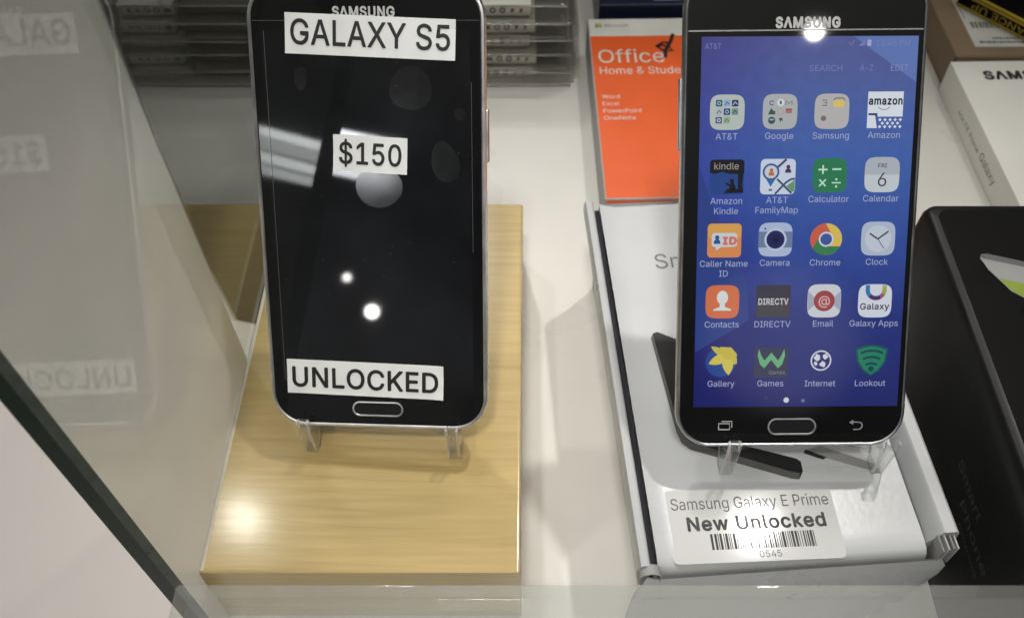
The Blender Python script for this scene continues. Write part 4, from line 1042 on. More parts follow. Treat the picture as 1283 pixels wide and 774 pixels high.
def i_calc(b, x, y):
    b.poly(squircle(x, y), Z1, scr((44, 124, 84)))
    P_ = scr((196, 232, 212))
    b.stroke([(x - 3.4, y + 1.7), (x - 0.7, y + 1.7)], 0.5, Z2, P_)
    b.stroke([(x - 2.05, y + 3.0), (x - 2.05, y + 0.4)], 0.5, Z3, P_)
    b.stroke([(x + 0.7, y + 1.8), (x + 3.4, y + 1.8)], 0.5, Z2, P_)
    b.stroke([(x - 3.0, y - 1.2), (x - 1.1, y - 3.2)], 0.45, Z2, P_)
    b.stroke([(x - 1.1, y - 1.2), (x - 3.0, y - 3.2)], 0.45, Z3, P_)
    b.stroke([(x + 0.7, y - 2.2), (x + 3.4, y - 2.2)], 0.4, Z2, P_)
    b.poly(circle(x + 2.05, y - 1.2, 0.35, 12), Z2, P_)
    b.poly(circle(x + 2.05, y - 3.3, 0.35, 12), Z2, P_)
icon(8.7, 83.5, ["Calculator"], i_calc, "green icon with arithmetic signs")

def i_cal(b, x, y):
    b.poly(squircle(x, y, 5.2), Z1, scr((176, 184, 192)))
    lo = [p for p in squircle(x, y, 5.15) if p[1] <= y + 0.2]
    lo.sort(key=lambda p: math.atan2(p[1] - y - 0.2, p[0] - x))
    b.poly(lo, Z2, scr((200, 208, 214)))
    b.ctext("FRI", x, y + 2.1, 1.2, Z3, scr((90, 96, 110)), 0.02, 1.0)
    b.ctext("6", x + 0.1, y - 3.4, 4.0, Z3, scr((62, 68, 76)), 0.0, 1.0)
icon(24.3, 83.6, ["Calendar"], i_cal, "pale grey date icon")

def i_caller(b, x, y):
    b.poly(rrect(x - 5.1, x + 5.1, y - 5.1, y + 5.1, 1.2, 4), Z1, scr((222, 142, 84)))
    b.poly(rrect(x - 5.0, x + 5.0, y + 0.6, y + 5.0, 1.2, 4), Z2, scr((222, 164, 84)))
    b.poly(rrect(x - 3.8, x + 3.8, y - 1.9, y + 2.3, 0.9, 4), Z3, scr((206, 212, 218)))
    b.poly([(x - 2.6, y - 1.8), (x - 0.8, y - 1.8), (x - 2.4, y - 3.0)], Z3, scr((206, 212, 218)))
    bust(b, x - 2.2, y + 0.2, 1.6, Z4, scr((40, 88, 150)))
    b.ctext("ID", x + 1.6, y - 1.1, 2.3, Z4, scr((214, 118, 106)), 0.06, 1.15)
icon(-22.1, 64.3, ["Caller Name", "ID"], i_caller, "orange icon with a speech bubble card", 56.4)

def i_cam(b, x, y):
    b.poly(squircle(x, y), Z1, scr((176, 190, 218)))
    b.poly([(x - 5.1, y - 2.4), (x + 5.1, y - 2.4), (x + 5.1, y + 2.4), (x - 5.1, y + 2.4)], Z2, scr((112, 128, 164)))
    b.poly(circle(x, y, 3.35), Z3, scr((196, 206, 228)))
    b.poly(circle(x, y, 2.75), Z4, scr((34, 40, 98)))
    b.poly(circle(x, y, 1.7), Z4 + 0.03, scr((28, 34, 84)))
    b.poly(circle(x, y, 0.8), Z4 + 0.06, scr((22, 24, 56)))
    b.poly(circle(x - 3.2, y + 3.3, 0.3, 10), Z2, scr((50, 54, 80)))
icon(-6.75, 64.5, ["Camera"], i_cam, "grey icon with a round lens")

def i_chrome(b, x, y):
    for a0, a1, c_ in ((30, 150, (206, 96, 74)), (150, 270, (58, 128, 82)), (270, 390, (222, 192, 92))):
        b.ring(x, y, 1.8, 4.8, Z1, scr(c_), a0, a1, 16)
        a = math.radians(a1)
        # each wedge sweeps past its border along the tangent of the hub
        p0 = (x + 2.1 * math.cos(a), y + 2.1 * math.sin(a))
        t = (-math.sin(a), math.cos(a))
        p1 = (p0[0] + t[0] * 4.2, p0[1] + t[1] * 4.2)
        arc = circle(x, y, 4.78, 8, None, a1, a1 + math.degrees(math.atan2(4.2, 2.1)))
        b.poly([p0] + arc, Z2, scr(c_))
    b.poly(circle(x, y, 2.25), Z3, scr((208, 214, 226)))
    b.poly(circle(x, y, 1.75), Z4, scr((66, 92, 162)))
icon(8.5, 64.5, ["Chrome"], i_chrome, "round red, green and yellow wheel icon")

def i_clock(b, x, y):
    b.poly(squircle(x, y), Z1, scr((178, 190, 210)))
    b.poly(circle(x, y, 4.0), Z2, scr((196, 206, 218)))
    D_ = scr((70, 76, 96))
    b.stroke([(x - 2.6, y + 1.6), (x - 0.1, y - 0.1)], 0.5, Z3, D_)
    b.stroke([(x - 0.1, y - 0.1), (x + 3.0, y + 2.2)], 0.5, Z3 + 0.01, D_)
    b.stroke([(x - 0.1, y - 0.1), (x + 1.9, y - 3.0)], 0.22, Z3 + 0.02, D_)
icon(24.15, 64.6, ["Clock"], i_clock, "silver icon with clock hands")

def i_contacts(b, x, y):
    b.poly(squircle(x, y), Z1, scr((216, 116, 74)))
    W_ = scr((222, 226, 226))
    b.poly(circle(x, y + 1.3, 1.7, 24, 2.1), Z2, W_)
    b.poly([(x - 0.75, y - 0.3), (x + 0.75, y - 0.3), (x + 0.8, y - 1.6), (x + 2.7, y - 2.3), (x + 2.7, y - 2.7), (x - 2.7, y - 2.7), (x - 2.7, y - 2.3), (x - 0.8, y - 1.6)], Z3, W_)
icon(-22.2, 45.7, ["Contacts"], i_contacts, "orange icon with a white head and shoulders")

def i_dtv(b, x, y):
    b.poly(rrect(x - 5.2, x + 5.2, y - 5.0, y + 5.0, 0.3, 2), Z1, scr((46, 46, 58)))
    b.poly(rrect(x - 5.1, x + 5.1, y - 4.9, y - 0.2, 0.3, 2), Z2, scr((64, 64, 70)))
    b.text("DIRECTV", x - 4.6, x + 4.6, y - 0.9, 1.9, Z3, scr((196, 198, 204)), 0.03)
icon(-6.7, 45.7, ["DIRECTV"], i_dtv, "dark square icon with pale lettering")

def i_mail(b, x, y):
    b.poly(squircle(x, y), Z1, scr((206, 212, 218)))
    for sx in (-1, 1):
        b.poly([(x + sx * 5.0, y + 3.0), (x + sx * 2.0, y + 0.3), (x + sx * 2.0, y - 0.5), (x + sx * 5.0, y - 3.2)], Z2, scr((164, 172, 188)))
    b.poly(circle(x, y, 3.2), Z3, scr((156, 62, 66)))
    b.ctext("@", x, y - 1.3, 2.9, Z4, scr((216, 172, 172)), 0.01, 1.0)
icon(8.75, 45.8, ["Email"], i_mail, "white envelope icon with a red at sign")

def i_apps(b, x, y):
    b.poly(squircle(x, y), Z1, scr((214, 220, 232)))
    for a0, a1, c_ in ((175, 225, (56, 124, 178)), (225, 300, (76, 54, 110)), (300, 330, (150, 96, 120)), (330, 365, (156, 168, 80))):
        b.ring(x + 0.2, y + 3.4, 1.9, 3.2, Z2, scr(c_), a0, a1, 10)
    b.poly([(x - 3.0, y + 3.3), (x - 1.7, y + 3.3), (x - 1.7, y + 4.9), (x - 3.0, y + 4.8)], Z2, scr((56, 124, 178)))
    b.poly([(x + 2.1, y + 3.3), (x + 3.4, y + 3.3), (x + 3.4, y + 4.7), (x + 2.1, y + 4.9)], Z2, scr((170, 178, 90)))
    b.ctext("Galaxy", x, y - 2.6, 1.9, Z2, scr((36, 40, 52)), 0.015, 1.05)
icon(24.2, 45.7, ["Galaxy Apps"], i_apps, "white icon with a rainbow bag handle", 37.9)

def i_gallery(b, x, y):
    b.poly(circle(x - 0.3, y - 0.3, 4.7, 28), Z1, scr((34, 72, 146)))
    Y1, Y2 = scr((204, 188, 74)), scr((214, 200, 86))
    leaf(b, x + 1.5, y + 1.6, x - 3.4, y + 4.6, 1.1, Z2, Y1)
    leaf(b, x + 1.8, y + 1.8, x + 4.6, y - 0.9, 1.6, Z2, Y1)
    leaf(b, x + 1.6, y + 1.6, x - 4.0, y - 0.8, 1.5, Z3, Y2)
    leaf(b, x + 1.6, y + 2.0, x + 2.2, y - 4.4, 1.7, Z4, Y2)
    b.poly([(x - 0.6, y + 4.5), (x + 2.8, y + 4.3), (x + 4.6, y + 2.2), (x + 4.4, y + 0.4), (x + 1.2, y + 0.6), (x - 0.4, y + 2.4)], Z4 + 0.03, Y1)
icon(-21.9, 27.3, ["Gallery"], i_gallery, "yellow leaf icon on a blue disc", 19.3)

def i_games(b, x, y):
    b.poly(rrect(x - 5.2, x + 5.2, y - 5.0, y + 4.6, 0.3, 2), Z1, scr((54, 56, 84)))
    G_ = scr((106, 178, 130))
    b.poly([(x - 3.9, y + 4.0), (x - 3.0, y + 1.8), (x - 2.1, y + 0.4), (x, y + 2.9), (x + 2.1, y + 0.4), (x + 3.0, y + 1.8), (x + 3.9, y + 4.0),
            (x + 4.2, y + 2.0), (x + 3.4, y - 0.8), (x + 2.1, y - 2.0), (x, y + 0.6), (x - 2.1, y - 2.0), (x - 3.4, y - 0.8), (x - 4.2, y + 2.0)], Z2, G_)
    b.text("Games", x - 0.6, x + 4.4, y - 3.9, 1.2, Z2, scr((130, 136, 146)), 0.0)
icon(-6.7, 27.0, ["Games"], i_games, "dark icon with a green winged letter", 19.3)

def i_net(b, x, y):
    b.poly(circle(x, y, 3.2), Z1, WH)
    b.poly(circle(x, y, 2.75), Z2, scr((40, 44, 110)))
    for cx_, cy_, r_, sd in ((-1.2, 1.0, 1.2, 1), (1.3, 1.3, 1.0, 2), (0.6, -1.1, 1.1, 3), (-1.6, -0.9, 0.7, 4)):
        rnd = random.Random(sd)
        b.poly([(x + cx_ + r_ * rnd.uniform(0.6, 1.05) * math.cos(a * 0.628), y + cy_ + r_ * rnd.uniform(0.6, 1.05) * math.sin(a * 0.628)) for a in range(10)], Z3, WH)
icon(8.6, 27.3, ["Internet"], i_net, "white and blue globe icon", 19.2)

def i_look(b, x, y):
    def shield(k):
        return [(x - 5.0 * k, y + 3.6 * k), (x - 2.5 * k, y + 4.5 * k), (x, y + 4.9 * k), (x + 2.5 * k, y + 4.5 * k), (x + 5.0 * k, y + 3.6 * k), (x + 4.4 * k, y - 0.4 * k), (x + 2.4 * k, y - 3.4 * k),
                (x, y - 5.0 * k), (x - 2.4 * k, y - 3.4 * k), (x - 4.4 * k, y - 0.4 * k)]
    b.poly(shield(1.0), Z1, scr((26, 88, 88)))
    b.poly(shield(0.88), Z2, scr((36, 130, 100)))
    D_ = scr((26, 70, 88))
    for r_ in (7.6, 5.6, 3.6):
        b.stroke(circle(x, y - 4.6, r_, 12, None, 90 - 25 - 14 / r_, 90 + 25 + 14 / r_), 0.7, Z3, D_)
    b.poly(circle(x, y - 2.7, 0.9, 16), Z3, D_)
icon(24.1, 27.3, ["Lookout"], i_look, "green shield icon with curved stripes", 19.2)

b = MB()
b.text("AT&T", -29.3, -24.6, 120.0, 1.6, Z1, DIMC)
b.build("carrier_lettering", disp)
b = MB()
b.text("12:45 PM", 20.6, 30.4, 120.6, 1.8, Z1, DIMC)
b.poly([(15.4, 120.7), (17.2, 120.7), (17.2, 122.4)], Z1, DIMC)
b.poly([(18.0, 120.7), (19.1, 120.7), (19.1, 122.4), (18.0, 122.4)], Z1, CAPC)
b.stroke([(12.6, 121.7), (13.2, 120.9), (14.2, 122.2)], 0.25, Z1, DIMC)
b.build("status_lettering", disp)
b = MB()
b.text("SEARCH", 1.4, 11.0, 113.6, 1.75, Z1, DIMC)
b.text("A-Z", 16.2, 20.0, 113.6, 1.75, Z1, DIMC)
b.text("EDIT", 25.2, 30.3, 113.6, 1.75, Z1, scr((140, 144, 196)))
b.build("menu_lettering", disp)
b = MB()
b.poly(circle(-1.6, 14.9, 0.85, 20), Z1, WH)
b.poly(circle(3.6, 14.7, 0.6, 16), Z1, scr((110, 114, 160)))
b.poly(circle(-7.8, 15.6, 0.5, 16), Z1, scr((60, 62, 100)))
b.build("page_dots", disp)

# ================================================================== clear easels
def easel(loc, rz, xs, d, yb, zb, label):
    """d = unit direction up the phone in the y-z plane; yb, zb = phone's lower front edge above the easel's foot plane"""
    root = empty("easel_stand", loc, rz, label, "easel", "clear phone easels")
    dy, dz = d
    ny, nz = -dz, dy
    P = lambda n, s: (yb + n * ny + s * dy, zb + n * nz + s * dz)
    prof = [P(1.0, 0.2), P(1.3, 2.4), P(2.8, 3.0), P(4.6, 1.6), (P(4.6, 1.6)[0] - 0.2, zb - 3.0), (P(4.6, 1.6)[0] + 0.4, 1.0), (P(4.6, 1.6)[0] + 1.2, 0.0), (yb + 3.2, 0.0),
            (yb + 4.2, 2.5), (yb + 7.0, zb * 0.42), (yb + 30, zb * 0.34), (yb + 62, 0.0), (yb + 68, 0.0), (yb + 40, zb * 0.7), P(-12.5, 14), P(-12.5, 52), P(-8.8, 52), P(-8.8, -1.2), P(0.8, -1.2)]
    for x in xs:
        b = MB()
        pts = prof
        a = sum(pts[i][0] * pts[(i + 1) % len(pts)][1] - pts[(i + 1) % len(pts)][0] * pts[i][1] for i in range(len(pts)))
        if a < 0:
            pts = pts[::-1]
        n = len(pts)
        cy = sum(p[0] for p in pts) / n
        def sh(k):
            r = []
            for i, p in enumerate(pts):
                q0, q1 = Vector(pts[i - 1]), Vector(pts[(i + 1) % n])
                t = (q1 - q0).normalized()
                r.append((p[0] - t.y * k, p[1] + t.x * k))
            return r
        rr = []
        for xx, k in ((x - 2.1, 0.6), (x - 1.45, 0.0), (x + 1.45, 0.0), (x + 2.1, 0.6)):
            rr.append([(xx, p[0], p[1]) for p in sh(k)])
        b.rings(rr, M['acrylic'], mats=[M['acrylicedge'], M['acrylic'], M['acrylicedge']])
        b.build("side_frame", root, 20)
    b = MB()
    xa, xb = xs[0] + 2.15, xs[1] - 2.15
    y0_, z0_ = P(-9.2, 1.0)
    mid = (xa + xb) / 2
    w = (xb - xa)
    pl = [(xa, 0), (xb, 0), (xb, 5), (xb - 0.2 * w, 9), (xa + 0.2 * w, 9), (xa, 5)]
    rr = []
    for n_ in (-9.0, -12.0):
        rr.append([(x, P(n_, s + 3)[0], P(n_, s + 3)[1]) for x, s in pl])
    b.rings(rr, M['acrylic'])
    rr = []                                          # thin bar between the two feet
    for yy, zz in ((yb + 5.5, zb * 0.40), (yb + 9.5, zb * 0.40)):
        rr.append([(xa, yy - 2.0, zz - 1.5), (xa, yy - 2.0, zz + 1.2), (xa + 0.25 * w, yy + 2.5, zz + 1.2), (xb - 0.25 * w, yy + 2.5, zz + 1.2), (xb, yy - 2.0, zz + 1.2),
                   (xb, yy - 2.0, zz - 1.5), (xb - 0.25 * w, yy + 2.5, zz - 1.5), (xa + 0.25 * w, yy + 2.5, zz - 1.5)])
    b.rings(rr, M['acrylic'])
    b.build("crossbar", root, 20)
    return root
easel((-50.4, 157.9, 38.0), -3.2, (-25.0, 24.6), (0.6125, 0.7905), 0.0, 15.4, "clear acrylic easel standing on the pale wooden block")
easel((87.6, 142.9, 52.0), 0.4, (-24.4, 24.6), (0.6806, 0.7326), 0.0, 15.5, "clear acrylic easel standing on the white phone box")

# ================================================================== white phone box
wb = empty("phone_box", (38.5, 109.0, 0), 4.1, "open topped white phone box carrying the lit phone and a barcode label", "box", "phone boxes")
WX, WY, ZP = 84.6, 153.0, 52.0
b = MB()
# panel: bends up slightly at its long left side and rolls over at the front into the front face
def panel_z(X):
    return ZP + 1.6 * max(0.0, 1 - X / 9.0) ** 2
front = [(0.0, -3.0), (-1.2, -1.2), (2.0, -0.25), (5.0, 0.0)]
xs = [0.3, 1.5, 3, 5, 7.5, 10, 20, 40, 60, 75, WX - 0.6]
rows = []
for Y, dz in ((WY, 0), (80, 0), (30, 0), (8, 0), (4.0, -0.12), (1.6, -0.7), (0.2, -2.0), (-0.4, -4.0), (-0.5, -12.0), (-0.5, -52.0)):
    k = 1.0 if Y > 3 else max(0.0, 1 + dz / 3)
    spread = 0.0
    rows.append([(X, Y, max(0.0, ZP + (panel_z(X) - ZP) * k + dz)) for X in xs])
vs = [p for r in rows for p in r]
n = len(xs)
fs = [(i * n + j, (i + 1) * n + j, (i + 1) * n + j + 1, i * n + j + 1) for i in range(len(rows) - 1) for j in range(n - 1)]
b.add(vs, fs, M['whitecard'])
b.add([(0.3, WY, 0), (WX - 0.6, WY, 0), (WX - 0.6, WY, ZP), (0.3, WY, ZP + 1.5)], [(0, 3, 2, 1)], M['whitecard'])
b.build("lid_panel", wb, 50)
b = MB()   # left wall, rounded over at the top, with the dark gap next to the lid
prof = [(1.0, 0), (-2.6, 36), (-5.2, 45), (-5.9, 51), (-5.8, 54.2), (-5.2, 55.9), (-4.2, 56.4), (-3.0, 56.1), (-2.3, 55.2), (-2.1, 53.5), (-2.1, 42), (2.2, 0)]
b.prism(prof, 0, -WY, M['whitecard'], 'y')
# fr: 'y' axis prism runs from y=0 to y=WY
b.build("left_wall", wb, 40)
b = MB()
b.prism([(-2.05, 42.5), (-2.05, 50.5), (0.25, 50.5), (0.25, 42.5)], -1.0, -WY + 0.5, M['gap'], 'y')
b.build("hinge_gap", wb)
b = MB()
prof = [(WX - 0.5, 0), (WX - 0.5, 51.7), (WX + 2.6, 58.2), (WX + 3.3, 58.8), (WX + 6.9, 58.6), (WX + 7.9, 57.6), (WX + 8.2, 55.5), (WX + 8.2, 0)]
b.prism(prof, -3.0, -WY, M['whitecard'], 'y')
b.build("right_wall", wb, 28)
# front flap sheet below the roll, bulging at its left end and cut back at its right end
b = MB()
rows = []
for z, xl, xr, y in ((51.0, -3.2, WX + 3.0, -1.6), (47, -5.0, WX + 5.4, -2.6), (42, -6.6, WX + 4.6, -3.2), (30, -7.6, WX + 0.6, -3.6), (15, -8.0, WX - 6.0, -3.6), (0.0, -8.0, WX - 10.0, -3.4)):
    rows.append([(xl + (xr - xl) * t, y - (0.7 if 0 < t < 1 else 0), z) for t in (0, 0.03, 0.1, 0.5, 0.9, 0.97, 1)])
n = 7
vs = [p for r in rows for p in r]
fs = [(i * n + j, (i + 1) * n + j, (i + 1) * n + j + 1, i * n + j + 1) for i in range(len(rows) - 1) for j in range(n - 1)]
b.add(vs, fs, M['whitecard'])
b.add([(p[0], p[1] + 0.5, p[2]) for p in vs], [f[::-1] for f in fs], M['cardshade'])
b.build("front_flap", wb, 50)
# folded corner ears: layered curved card at the front ends of the two walls
def ear(xc, s):
    b = MB()
    def arc(r, dz):
        return [(xc + s * r * math.cos(math.radians(a)), 52.4 + dz + r * 0.95 * math.sin(math.radians(a))) for a in range(0, 181, 15)]
    # outer fold: wall card bent round and tucked behind the lid
    o_, i_ = arc(3.4, 0.4), arc(3.0, 0.4)
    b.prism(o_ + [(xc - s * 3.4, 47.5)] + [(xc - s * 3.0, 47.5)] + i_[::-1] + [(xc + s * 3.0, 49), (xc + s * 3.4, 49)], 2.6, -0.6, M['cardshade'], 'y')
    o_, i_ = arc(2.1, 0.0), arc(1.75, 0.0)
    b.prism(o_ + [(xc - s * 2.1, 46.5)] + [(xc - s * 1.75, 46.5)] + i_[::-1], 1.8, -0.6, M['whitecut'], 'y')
    b.build("corner_fold", wb, 40)
ear(-2.6, -1)
b = MB()
for k in range(4):
    xa = WX + 1.0 + 1.55 * k
    zt = 56.0 + 1.6 * math.sin(0.6 + 0.6 * k)
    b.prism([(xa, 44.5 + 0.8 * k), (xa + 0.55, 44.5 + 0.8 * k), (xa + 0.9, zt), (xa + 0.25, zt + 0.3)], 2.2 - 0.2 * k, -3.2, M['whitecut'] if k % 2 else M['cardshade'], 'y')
b.build("corner_fold", wb, 40)
b = MB()   # printed letters and picture of a telephone
b.text("Smart", 18.4, 43.0, 118.9, 7.2, ZP + 0.06, M['textgrey'], 0.0)
b.build("lettering", wb)
b = MB()
inv = Matrix.Rotation(math.radians(-4.1), 4, 'Z') @ Matrix.Translation((-38.5, -109.0, 0))
def wl(pts):
    return [tuple((inv @ Vector((x, y, 0))).to_2d()) for x, y in pts]
b.poly(wl([(43.6, 196.0), (44.6, 198.2), (46.2, 198.8), (60, 192), (68, 153), (87.4, 147.2), (88.6, 146.0), (88.7, 142.6), (86.9, 139.6), (84.5, 139.9), (53, 150.5), (50.3, 153.0), (49.0, 157)]), ZP + 0.06, M['printdark'])
b.poly(wl([(43.6, 196.0), (44.4, 197.6), (50.2, 158), (53.4, 153.2), (84.9, 142.4), (87.5, 141.9), (86.9, 139.6), (84.5, 139.9), (53, 150.5), (50.3, 153.0), (49.0, 157)]), ZP + 0.10, M['printmid'])
b.poly(wl([(90, 150), (100, 146.4), (112, 142.6), (113.4, 143.6), (112.6, 145.4), (96, 152)]), ZP + 0.06, M['printlight'])
b.poly(wl([(90, 149.2), (96, 146.8), (97.5, 147.6), (91, 150.6)]), ZP + 0.10, M['printdark'])
b.build("printed_picture", wb)
# barcode label
lfr = inv @ Matrix.Translation((43.6, 110.6, ZP + 0.12)) @ Matrix.Rotation(math.radians(2.5), 4, 'Z')
b = MB(lfr)
b.rbox(0, 53.5, 0.2, 25.0, -0.04, 0.06, M['label'], 2.0, 0.03, 2)
lb = b.build("barcode_label", wb)
b = MB(lfr)
b.text("Samsung Galaxy E Prime", 1.8, 52.0, 18.0, 3.9, 0.09, M['inkgrey'], 0.0)
b.text("New Unlocked", 6.0, 49.6, 10.9, 4.6, 0.09, M['ink'], 0.026)
b.text("0545", 26.8, 33.6, 1.5, 2.1, 0.09, M['inkgrey'], 0.0)
x = 12.6
rnd = random.Random(11)
while x < 44.8:
    w = rnd.choice((0.28, 0.28, 0.5, 0.75))
    b.poly([(x, 4.4), (x + w, 4.4), (x + w, 9.6), (x, 9.6)], 0.09, M['ink'])
    x += w + rnd.choice((0.28, 0.28, 0.5))
b.build("lettering", lb)

# ================================================================== orange software box
ob = empty("software_box", (33.8, 295.7, 0), 1.1, "flat orange software box with white top band behind white phone box", "box")
b = MB()
b.rbox(0, 97, 0, 137.5, 0, 22, M['boxgrey'], 0.8, 0.7)
b.build("carton", ob)
b = MB()
b.poly([(0.8, 0.9), (96.2, 0.9), (96.2, 121.7), (0.8, 121.7)], 22.05, M['orange'])
b.poly([(0.8, 121.7), (96.2, 121.7), (96.2, 136.8), (0.8, 136.8)], 22.05, M['offwhite'])
b.add([(0.8, -0.05, 1.0), (96.2, -0.05, 1.0), (96.2, -0.05, 21.3), (0.8, -0.05, 21.3)], [(0, 1, 2, 3)], M['orange'])
b.add([(0.8, -0.05, 21.3), (96.2, -0.05, 21.3), (96.2, 0.9, 22.05), (0.8, 0.9, 22.05)], [(0, 1, 2, 3)], M['orangedark'])
face = b.build("printed_face", ob)
b = MB()
b.text("Office", 4.0, 38.4, 99.0, 10.8, 22.10, M['offwhite'], 0.0)
b.text("Home & Student", 4.0, 51.5, 89.6, 5.8, 22.10, M['offwhite'], 0.0)
for k, s in enumerate(("Word", "Excel", "PowerPoint", "OneNote")):
    b.text(s, 3.6, 3.6 + (9.0, 8.4, 19.0, 15.6)[k], 70.4 - 5.4 * k, 2.9, 22.10, M['offwhite'], 0.0)
for (dx, dy, c_) in ((0, 0, (0.25, 0.30, 0.03)), (1.9, 0, (0.42, 0.36, 0.03)), (0, -1.9, (0.10, 0.14, 0.05)), (1.9, -1.9, (0.40, 0.33, 0.04))):
    mm_ = mat("window_mark", c_, 0.4)
    b.poly([(3.9 + dx, 131.3 + dy), (5.6 + dx, 131.3 + dy), (5.6 + dx, 133.0 + dy), (3.9 + dx, 133.0 + dy)], 22.10, mm_)
b.text("Microsoft", 9.0, 22.0, 129.7, 2.6, 22.10, M['textgrey'], 0.0)
b.build("lettering", face)
b = MB()
def pt(u, v):
    return (34.5 + (u - 826) * 0.418 + 0.2, 100.0 + (79 - v) * 0.70)
b.stroke([pt(851, 46), pt(846, 56), pt(838, 66), pt(836, 75)], 2.0, 22.14, M['marker'])
b.stroke([pt(846, 57), pt(836, 57), pt(827, 61), pt(836, 67), pt(847, 67), pt(842, 62), pt(834, 60), pt(828, 61)], 1.7, 22.16, M['marker'])
b.build("pen_scribble", face)

# ================================================================== white and brown boxes on the right
sb = empty("phone_box", (223.0, 297.0, 0), 1.2, "closed flat white phone box with bold black capitals beyond black box", "box", "phone boxes")
b = MB()
b.rbox(0, 80, -14, 103.0, 0, 19.0, M['brightcard'], 0.6, 0.5)
b.build("carton", sb)
b = MB()
b.text("S\u039bMSUNG", 13.6, 60.0, 88.0, 6.6, 19.06, M['ink'], 0.045)
b.build("brand_lettering", sb)
fr = Matrix(((0, 0, -1, -0.06), (-1, 0, 0, 0), (0, 1, 0, 0), (0, 0, 0, 1)))
b = MB(fr)
b.text("Galaxy", -42.0, -22.0, 7.0, 4.6, 0, M['textgrey'], 0.0)
b.text("4GLTE Prime", -76.0, -45.0, 7.2, 2.6, 0, M['textgrey'], 0.0)
b.build("lettering", sb)

kb = empty("cardboard_box", (223.6, 401.6, 0), 0.4, "brown cardboard box with a white shipping label in the far corner", "box")
b = MB()
b.rbox(0, 130, 0, 120, 0, 21.0, M['kraft'], 0.8, 0.6)
b.build("carton", kb)
b = MB()
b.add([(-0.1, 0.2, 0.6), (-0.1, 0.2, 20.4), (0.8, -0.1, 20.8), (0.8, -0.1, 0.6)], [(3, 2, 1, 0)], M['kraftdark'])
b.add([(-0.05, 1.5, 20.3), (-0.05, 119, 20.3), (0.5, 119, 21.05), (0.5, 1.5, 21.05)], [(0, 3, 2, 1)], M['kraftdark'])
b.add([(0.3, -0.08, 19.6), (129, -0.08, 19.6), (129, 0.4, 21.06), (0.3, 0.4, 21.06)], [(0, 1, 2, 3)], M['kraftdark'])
b.build("carton_edge", kb)
b = MB()
b.poly([(12.5, 8.0), (76, 8.0), (76, 78), (12.5, 78)], 21.05, M['offwhite'])
sl = b.build("shipping_label", kb)
b = MB()
x = 16.0
rnd = random.Random(5)
while x < 52:
    w = rnd.choice((0.5, 0.9, 1.4))
    b.poly([(x, 24.5), (x + w, 24.5), (x + w, 30), (x, 30)], 21.1, M['textgrey'])
    x += w + rnd.choice((0.5, 0.8))
b.stroke([(14.5, 33), (13.6, 54)], 0.5, 21.1, M['textgrey'])
for k, (xa, xb) in enumerate(((24, 48), (16, 50))):
    xx = xa
    while xx < xb:
        w = rnd.uniform(1.0, 2.4)
        b.poly([(xx, 14.5 - 3.4 * k), (xx + w, 14.5 - 3.4 * k), (xx + w, 16.2 - 3.4 * k), (xx, 16.2 - 3.4 * k)], 21.1, M['textgrey'])
        xx += w + 0.4
b.build("lettering", sl)

# dark carton with a yellow edged band, lying slantwise on the brown box
rb_ = empty("banded_carton", (236.2, 447.5, 21.0), -50.0, "dark carton with yellow edged black band lying slantwise on brown box", "box")
b = MB()
b.rbox(0, 110, 0, 60, 0.1, 9, M['blackcard'], 0.6, 0.4)
b.build("carton", rb_)
b = MB()
b.add([(0.5, -0.08, 0.6), (109, -0.08, 0.6), (109, -0.08, 8.6), (0.5, -0.08, 8.6)], [(0, 1, 2, 3)], M['blackcard'])
for z0_, z1_ in ((0.6, 2.0), (7.2, 8.7)):
    b.add([(0.5, -0.14, z0_), (109, -0.14, z0_), (109, -0.14, z1_), (0.5, -0.14, z1_)], [(0, 1, 2, 3)], M['yellow'])
b.poly([(0.5, 0.2), (109, 0.2), (109, 2.6), (0.5, 2.6)], 9.05, M['yellow'])
b.poly([(44, 2.6), (49, 2.6), (66, 40), (61, 40)], 9.05, M['yellow'])
band = b.build("band", rb_)
b = MB(Matrix(((-1, 0, 0, 0), (0, 0, 1, -0.2), (0, -1, 0, 0), (0, 0, 0, 1))))
b.text("ENDURANCE UP", -66.0, -9.0, -6.2, 3.6, 0, M['yellow'], 0.0)
b.build("lettering", band)

# ================================================================== black box on the right
bb = empty("phone_box", (142.6, 100.0, 0), 0, "tall black phone box with faint grey side lettering at right edge", "box", "phone boxes")
b = MB()
H = 80.0
rr = []
for z, ins in ((0, 0), (H - 9, 0), (H - 3.5, 0.2), (H - 1.2, 1.0), (H - 0.3, 2.2), (H, 4.0)):
    rr.append([(x, y, z) for x, y in rrect(ins, 130 - ins, ins - 40, 137 - ins, 4.5, 6)])
b.rings(rr, M['blackside'], True, False)
top = rr[-1]
b.add([(x, y, H) for x, y, z in top], [tuple(range(len(top)))], M['blackcard'])
b.build("carton", bb, 40)
fr = Matrix(((0, 0, -1, -0.08), (-1, 0, 0, 0), (0, 1, 0, 0), (0, 0, 0, 1)))
b = MB(fr)
b.text("Smart", -48.0, -27.0, 46.9, 3.9, 0, M['faintink'], 0.0)
b.text("Phone", -37.0, -12.0, 39.4, 3.9, 0, M['faintink'], 0.0)
b.text("Android", -33.0, -14.0, 34.2, 1.9, 0, M['faintink'], 0.0)
b.build("lettering", bb)
b = MB()   # printed telephone picture on the top
def bl(pts):
    return [(x - 142.6, y - 100.0) for x, y in pts]
b.poly(bl([(155.6, 210.0), (156.6, 211.6), (158.6, 211.8), (200, 199), (200, 168), (168, 189.8), (161.8, 195.0), (157.0, 204.5)]), H + 0.06, M['printlight'])
b.poly(bl([(155.6, 210.0), (156.6, 211.6), (158.6, 211.8), (200, 199), (200, 196.6), (158, 209.2)]), H + 0.10, M['printmid'])
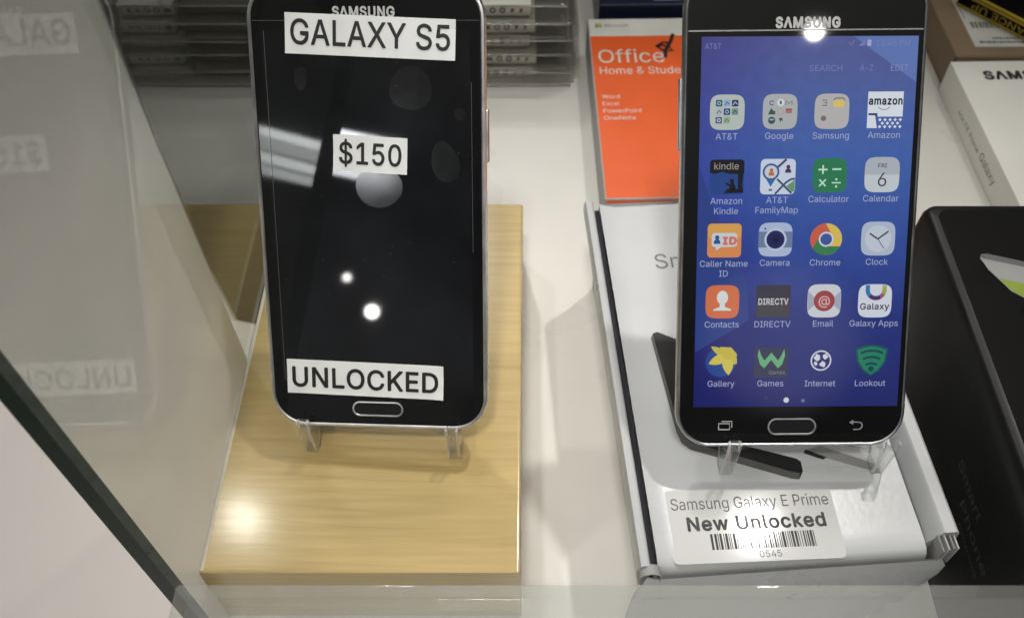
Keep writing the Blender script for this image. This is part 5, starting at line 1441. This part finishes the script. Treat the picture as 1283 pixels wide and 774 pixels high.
b.poly(bl([(159.2, 200.6), (170, 197.6), (176, 192.6), (200, 180), (200, 168.6), (168.2, 190.0), (162.4, 194.8)]), H + 0.10, M['green'])
b.build("printed_picture", bb)
es = empty("easel_stand", (170.6, 188.0, 80.0), 0, "clear acrylic easel standing on the black box at right", "easel", "clear phone easels")
b = MB()
pts = [(1, 0), (3, 0), (10, 7), (26, 9), (38, 0), (42, 0), (30, 14), (34, 46), (31, 47), (10, 12), (6, 17), (2, 17.5), (0, 16), (3.2, 11)]
rr = []
for xx, k in ((-6.2, 0.25), (-5.6, 0), (-3.0, 0), (-2.4, 0.25)):
    rr.append([(xx, -p[0] * 0.7 + 4, p[1] * 0.55) for p in pts])
b.rings(rr, M['acrylic'])
b.build("side_frame", es, 20)
b = MB()
b.rbox(-2.3, 30, -16, -13, 4, 9, M['acrylic'], 0.5, 0.4)
b.build("crossbar", es, 20)

# ================================================================== stacked clear blister packs at the back
def blister(k, dx, dy, label):
    root = empty("blister_pack", (-95 + dx, 403 + dy, 9.4 * k), (0.5, -0.7, 0.2, 0.8, -0.4)[k], label, "blister pack", "stacked clear blister packs")
    Wd, Dp = 120, 76
    b = MB()
    rr = []
    for z, ins in ((0.9, 1.8), (7.2, 3.6), (8.4, 4.6), (8.9, 6.4)):
        rr.append([(x, y, z) for x, y in rrect(ins, Wd - ins, ins, Dp - ins, 7 - ins * 0.5, 6)])
    b.rings(rr, M['shell'], False, True)
    b.build("shell", root, 35)
    b = MB()
    b.rbox(0, Wd, -0.6, Dp, 0, 0.85, M['shell'], 8, 0.3)
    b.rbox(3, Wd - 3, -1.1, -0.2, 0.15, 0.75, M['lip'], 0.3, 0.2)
    b.build("flange", root)
    b = MB()
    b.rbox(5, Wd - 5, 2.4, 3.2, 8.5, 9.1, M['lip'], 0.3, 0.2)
    b.build("rolled_edge", root)  # painted highlight line along the front of the shell
    b = MB()
    b.rbox(8, 66, 8, Dp - 8, 1.0, 8.0, M['tray'], 3, 1)
    b.build("tray", root)
    b = MB()
    b.rbox(68, 96.5, 6.2, Dp - 9, 1.0, 7.6, M['card'], 0.4, 0.2)
    for i, xx in enumerate((71.5, 76.8, 81.8, 86.8, 91.3)):
        zc = 4.6
        fr = Matrix(((1, 0, 0, xx), (0, 0, -1, 6.15), (0, 1, 0, zc), (0, 0, 0, 1)))
        b.fr = fr
        if i == 0:
            b.poly([(-2.0, -1.6), (1.6, -1.6), (1.6, 0.6), (-2.0, 0.6)], 0, M['cardprint'])
        elif i < 3:
            b.ring(0, -0.4, 0.7, 1.7, 0, M['cardprint'])
        else:
            b.poly([(-1.1, -1.4), (0.4, -1.8), (1.2, 0.4), (-0.3, 0.9)], 0, M['cardprint'])
        b.fr = Matrix.Identity(4)
    b.build("insert_card", root)
for k, (dx, dy) in enumerate(((0, 0), (1.8, 1.2), (-1.6, 2.4), (1.2, 0.4), (-1.0, 3.2))):
    blister(k, dx, dy, ("lowest clear blister pack of the stack at the back", "second clear blister pack up from the shelf in its stack",
                        "middle clear blister pack of the five in the stack", "second clear blister pack from the top of its stack",
                        "topmost clear blister pack of the stack at the back")[k])

# navy carton beyond the orange box
nb = empty("navy_carton", (38, 440, 0), 1.0, "dark navy carton with pale blue streaks behind the orange box", "box")
b = MB()
b.rbox(0, 92, 0, 60, 0, 26, M['darknavy'], 0.8, 0.6)
b.build("carton", nb)
b = MB()
for (xa, xb, yy, w) in ((30, 62, 4, 1.0), (34, 50, 7.5, 0.8), (40, 74, 11, 1.1)):
    b.stroke([(xa, yy), ((xa + xb) / 2, yy + 0.8), (xb, yy)], w, 26.06, M['paleblue'])
b.build("streaks", nb)
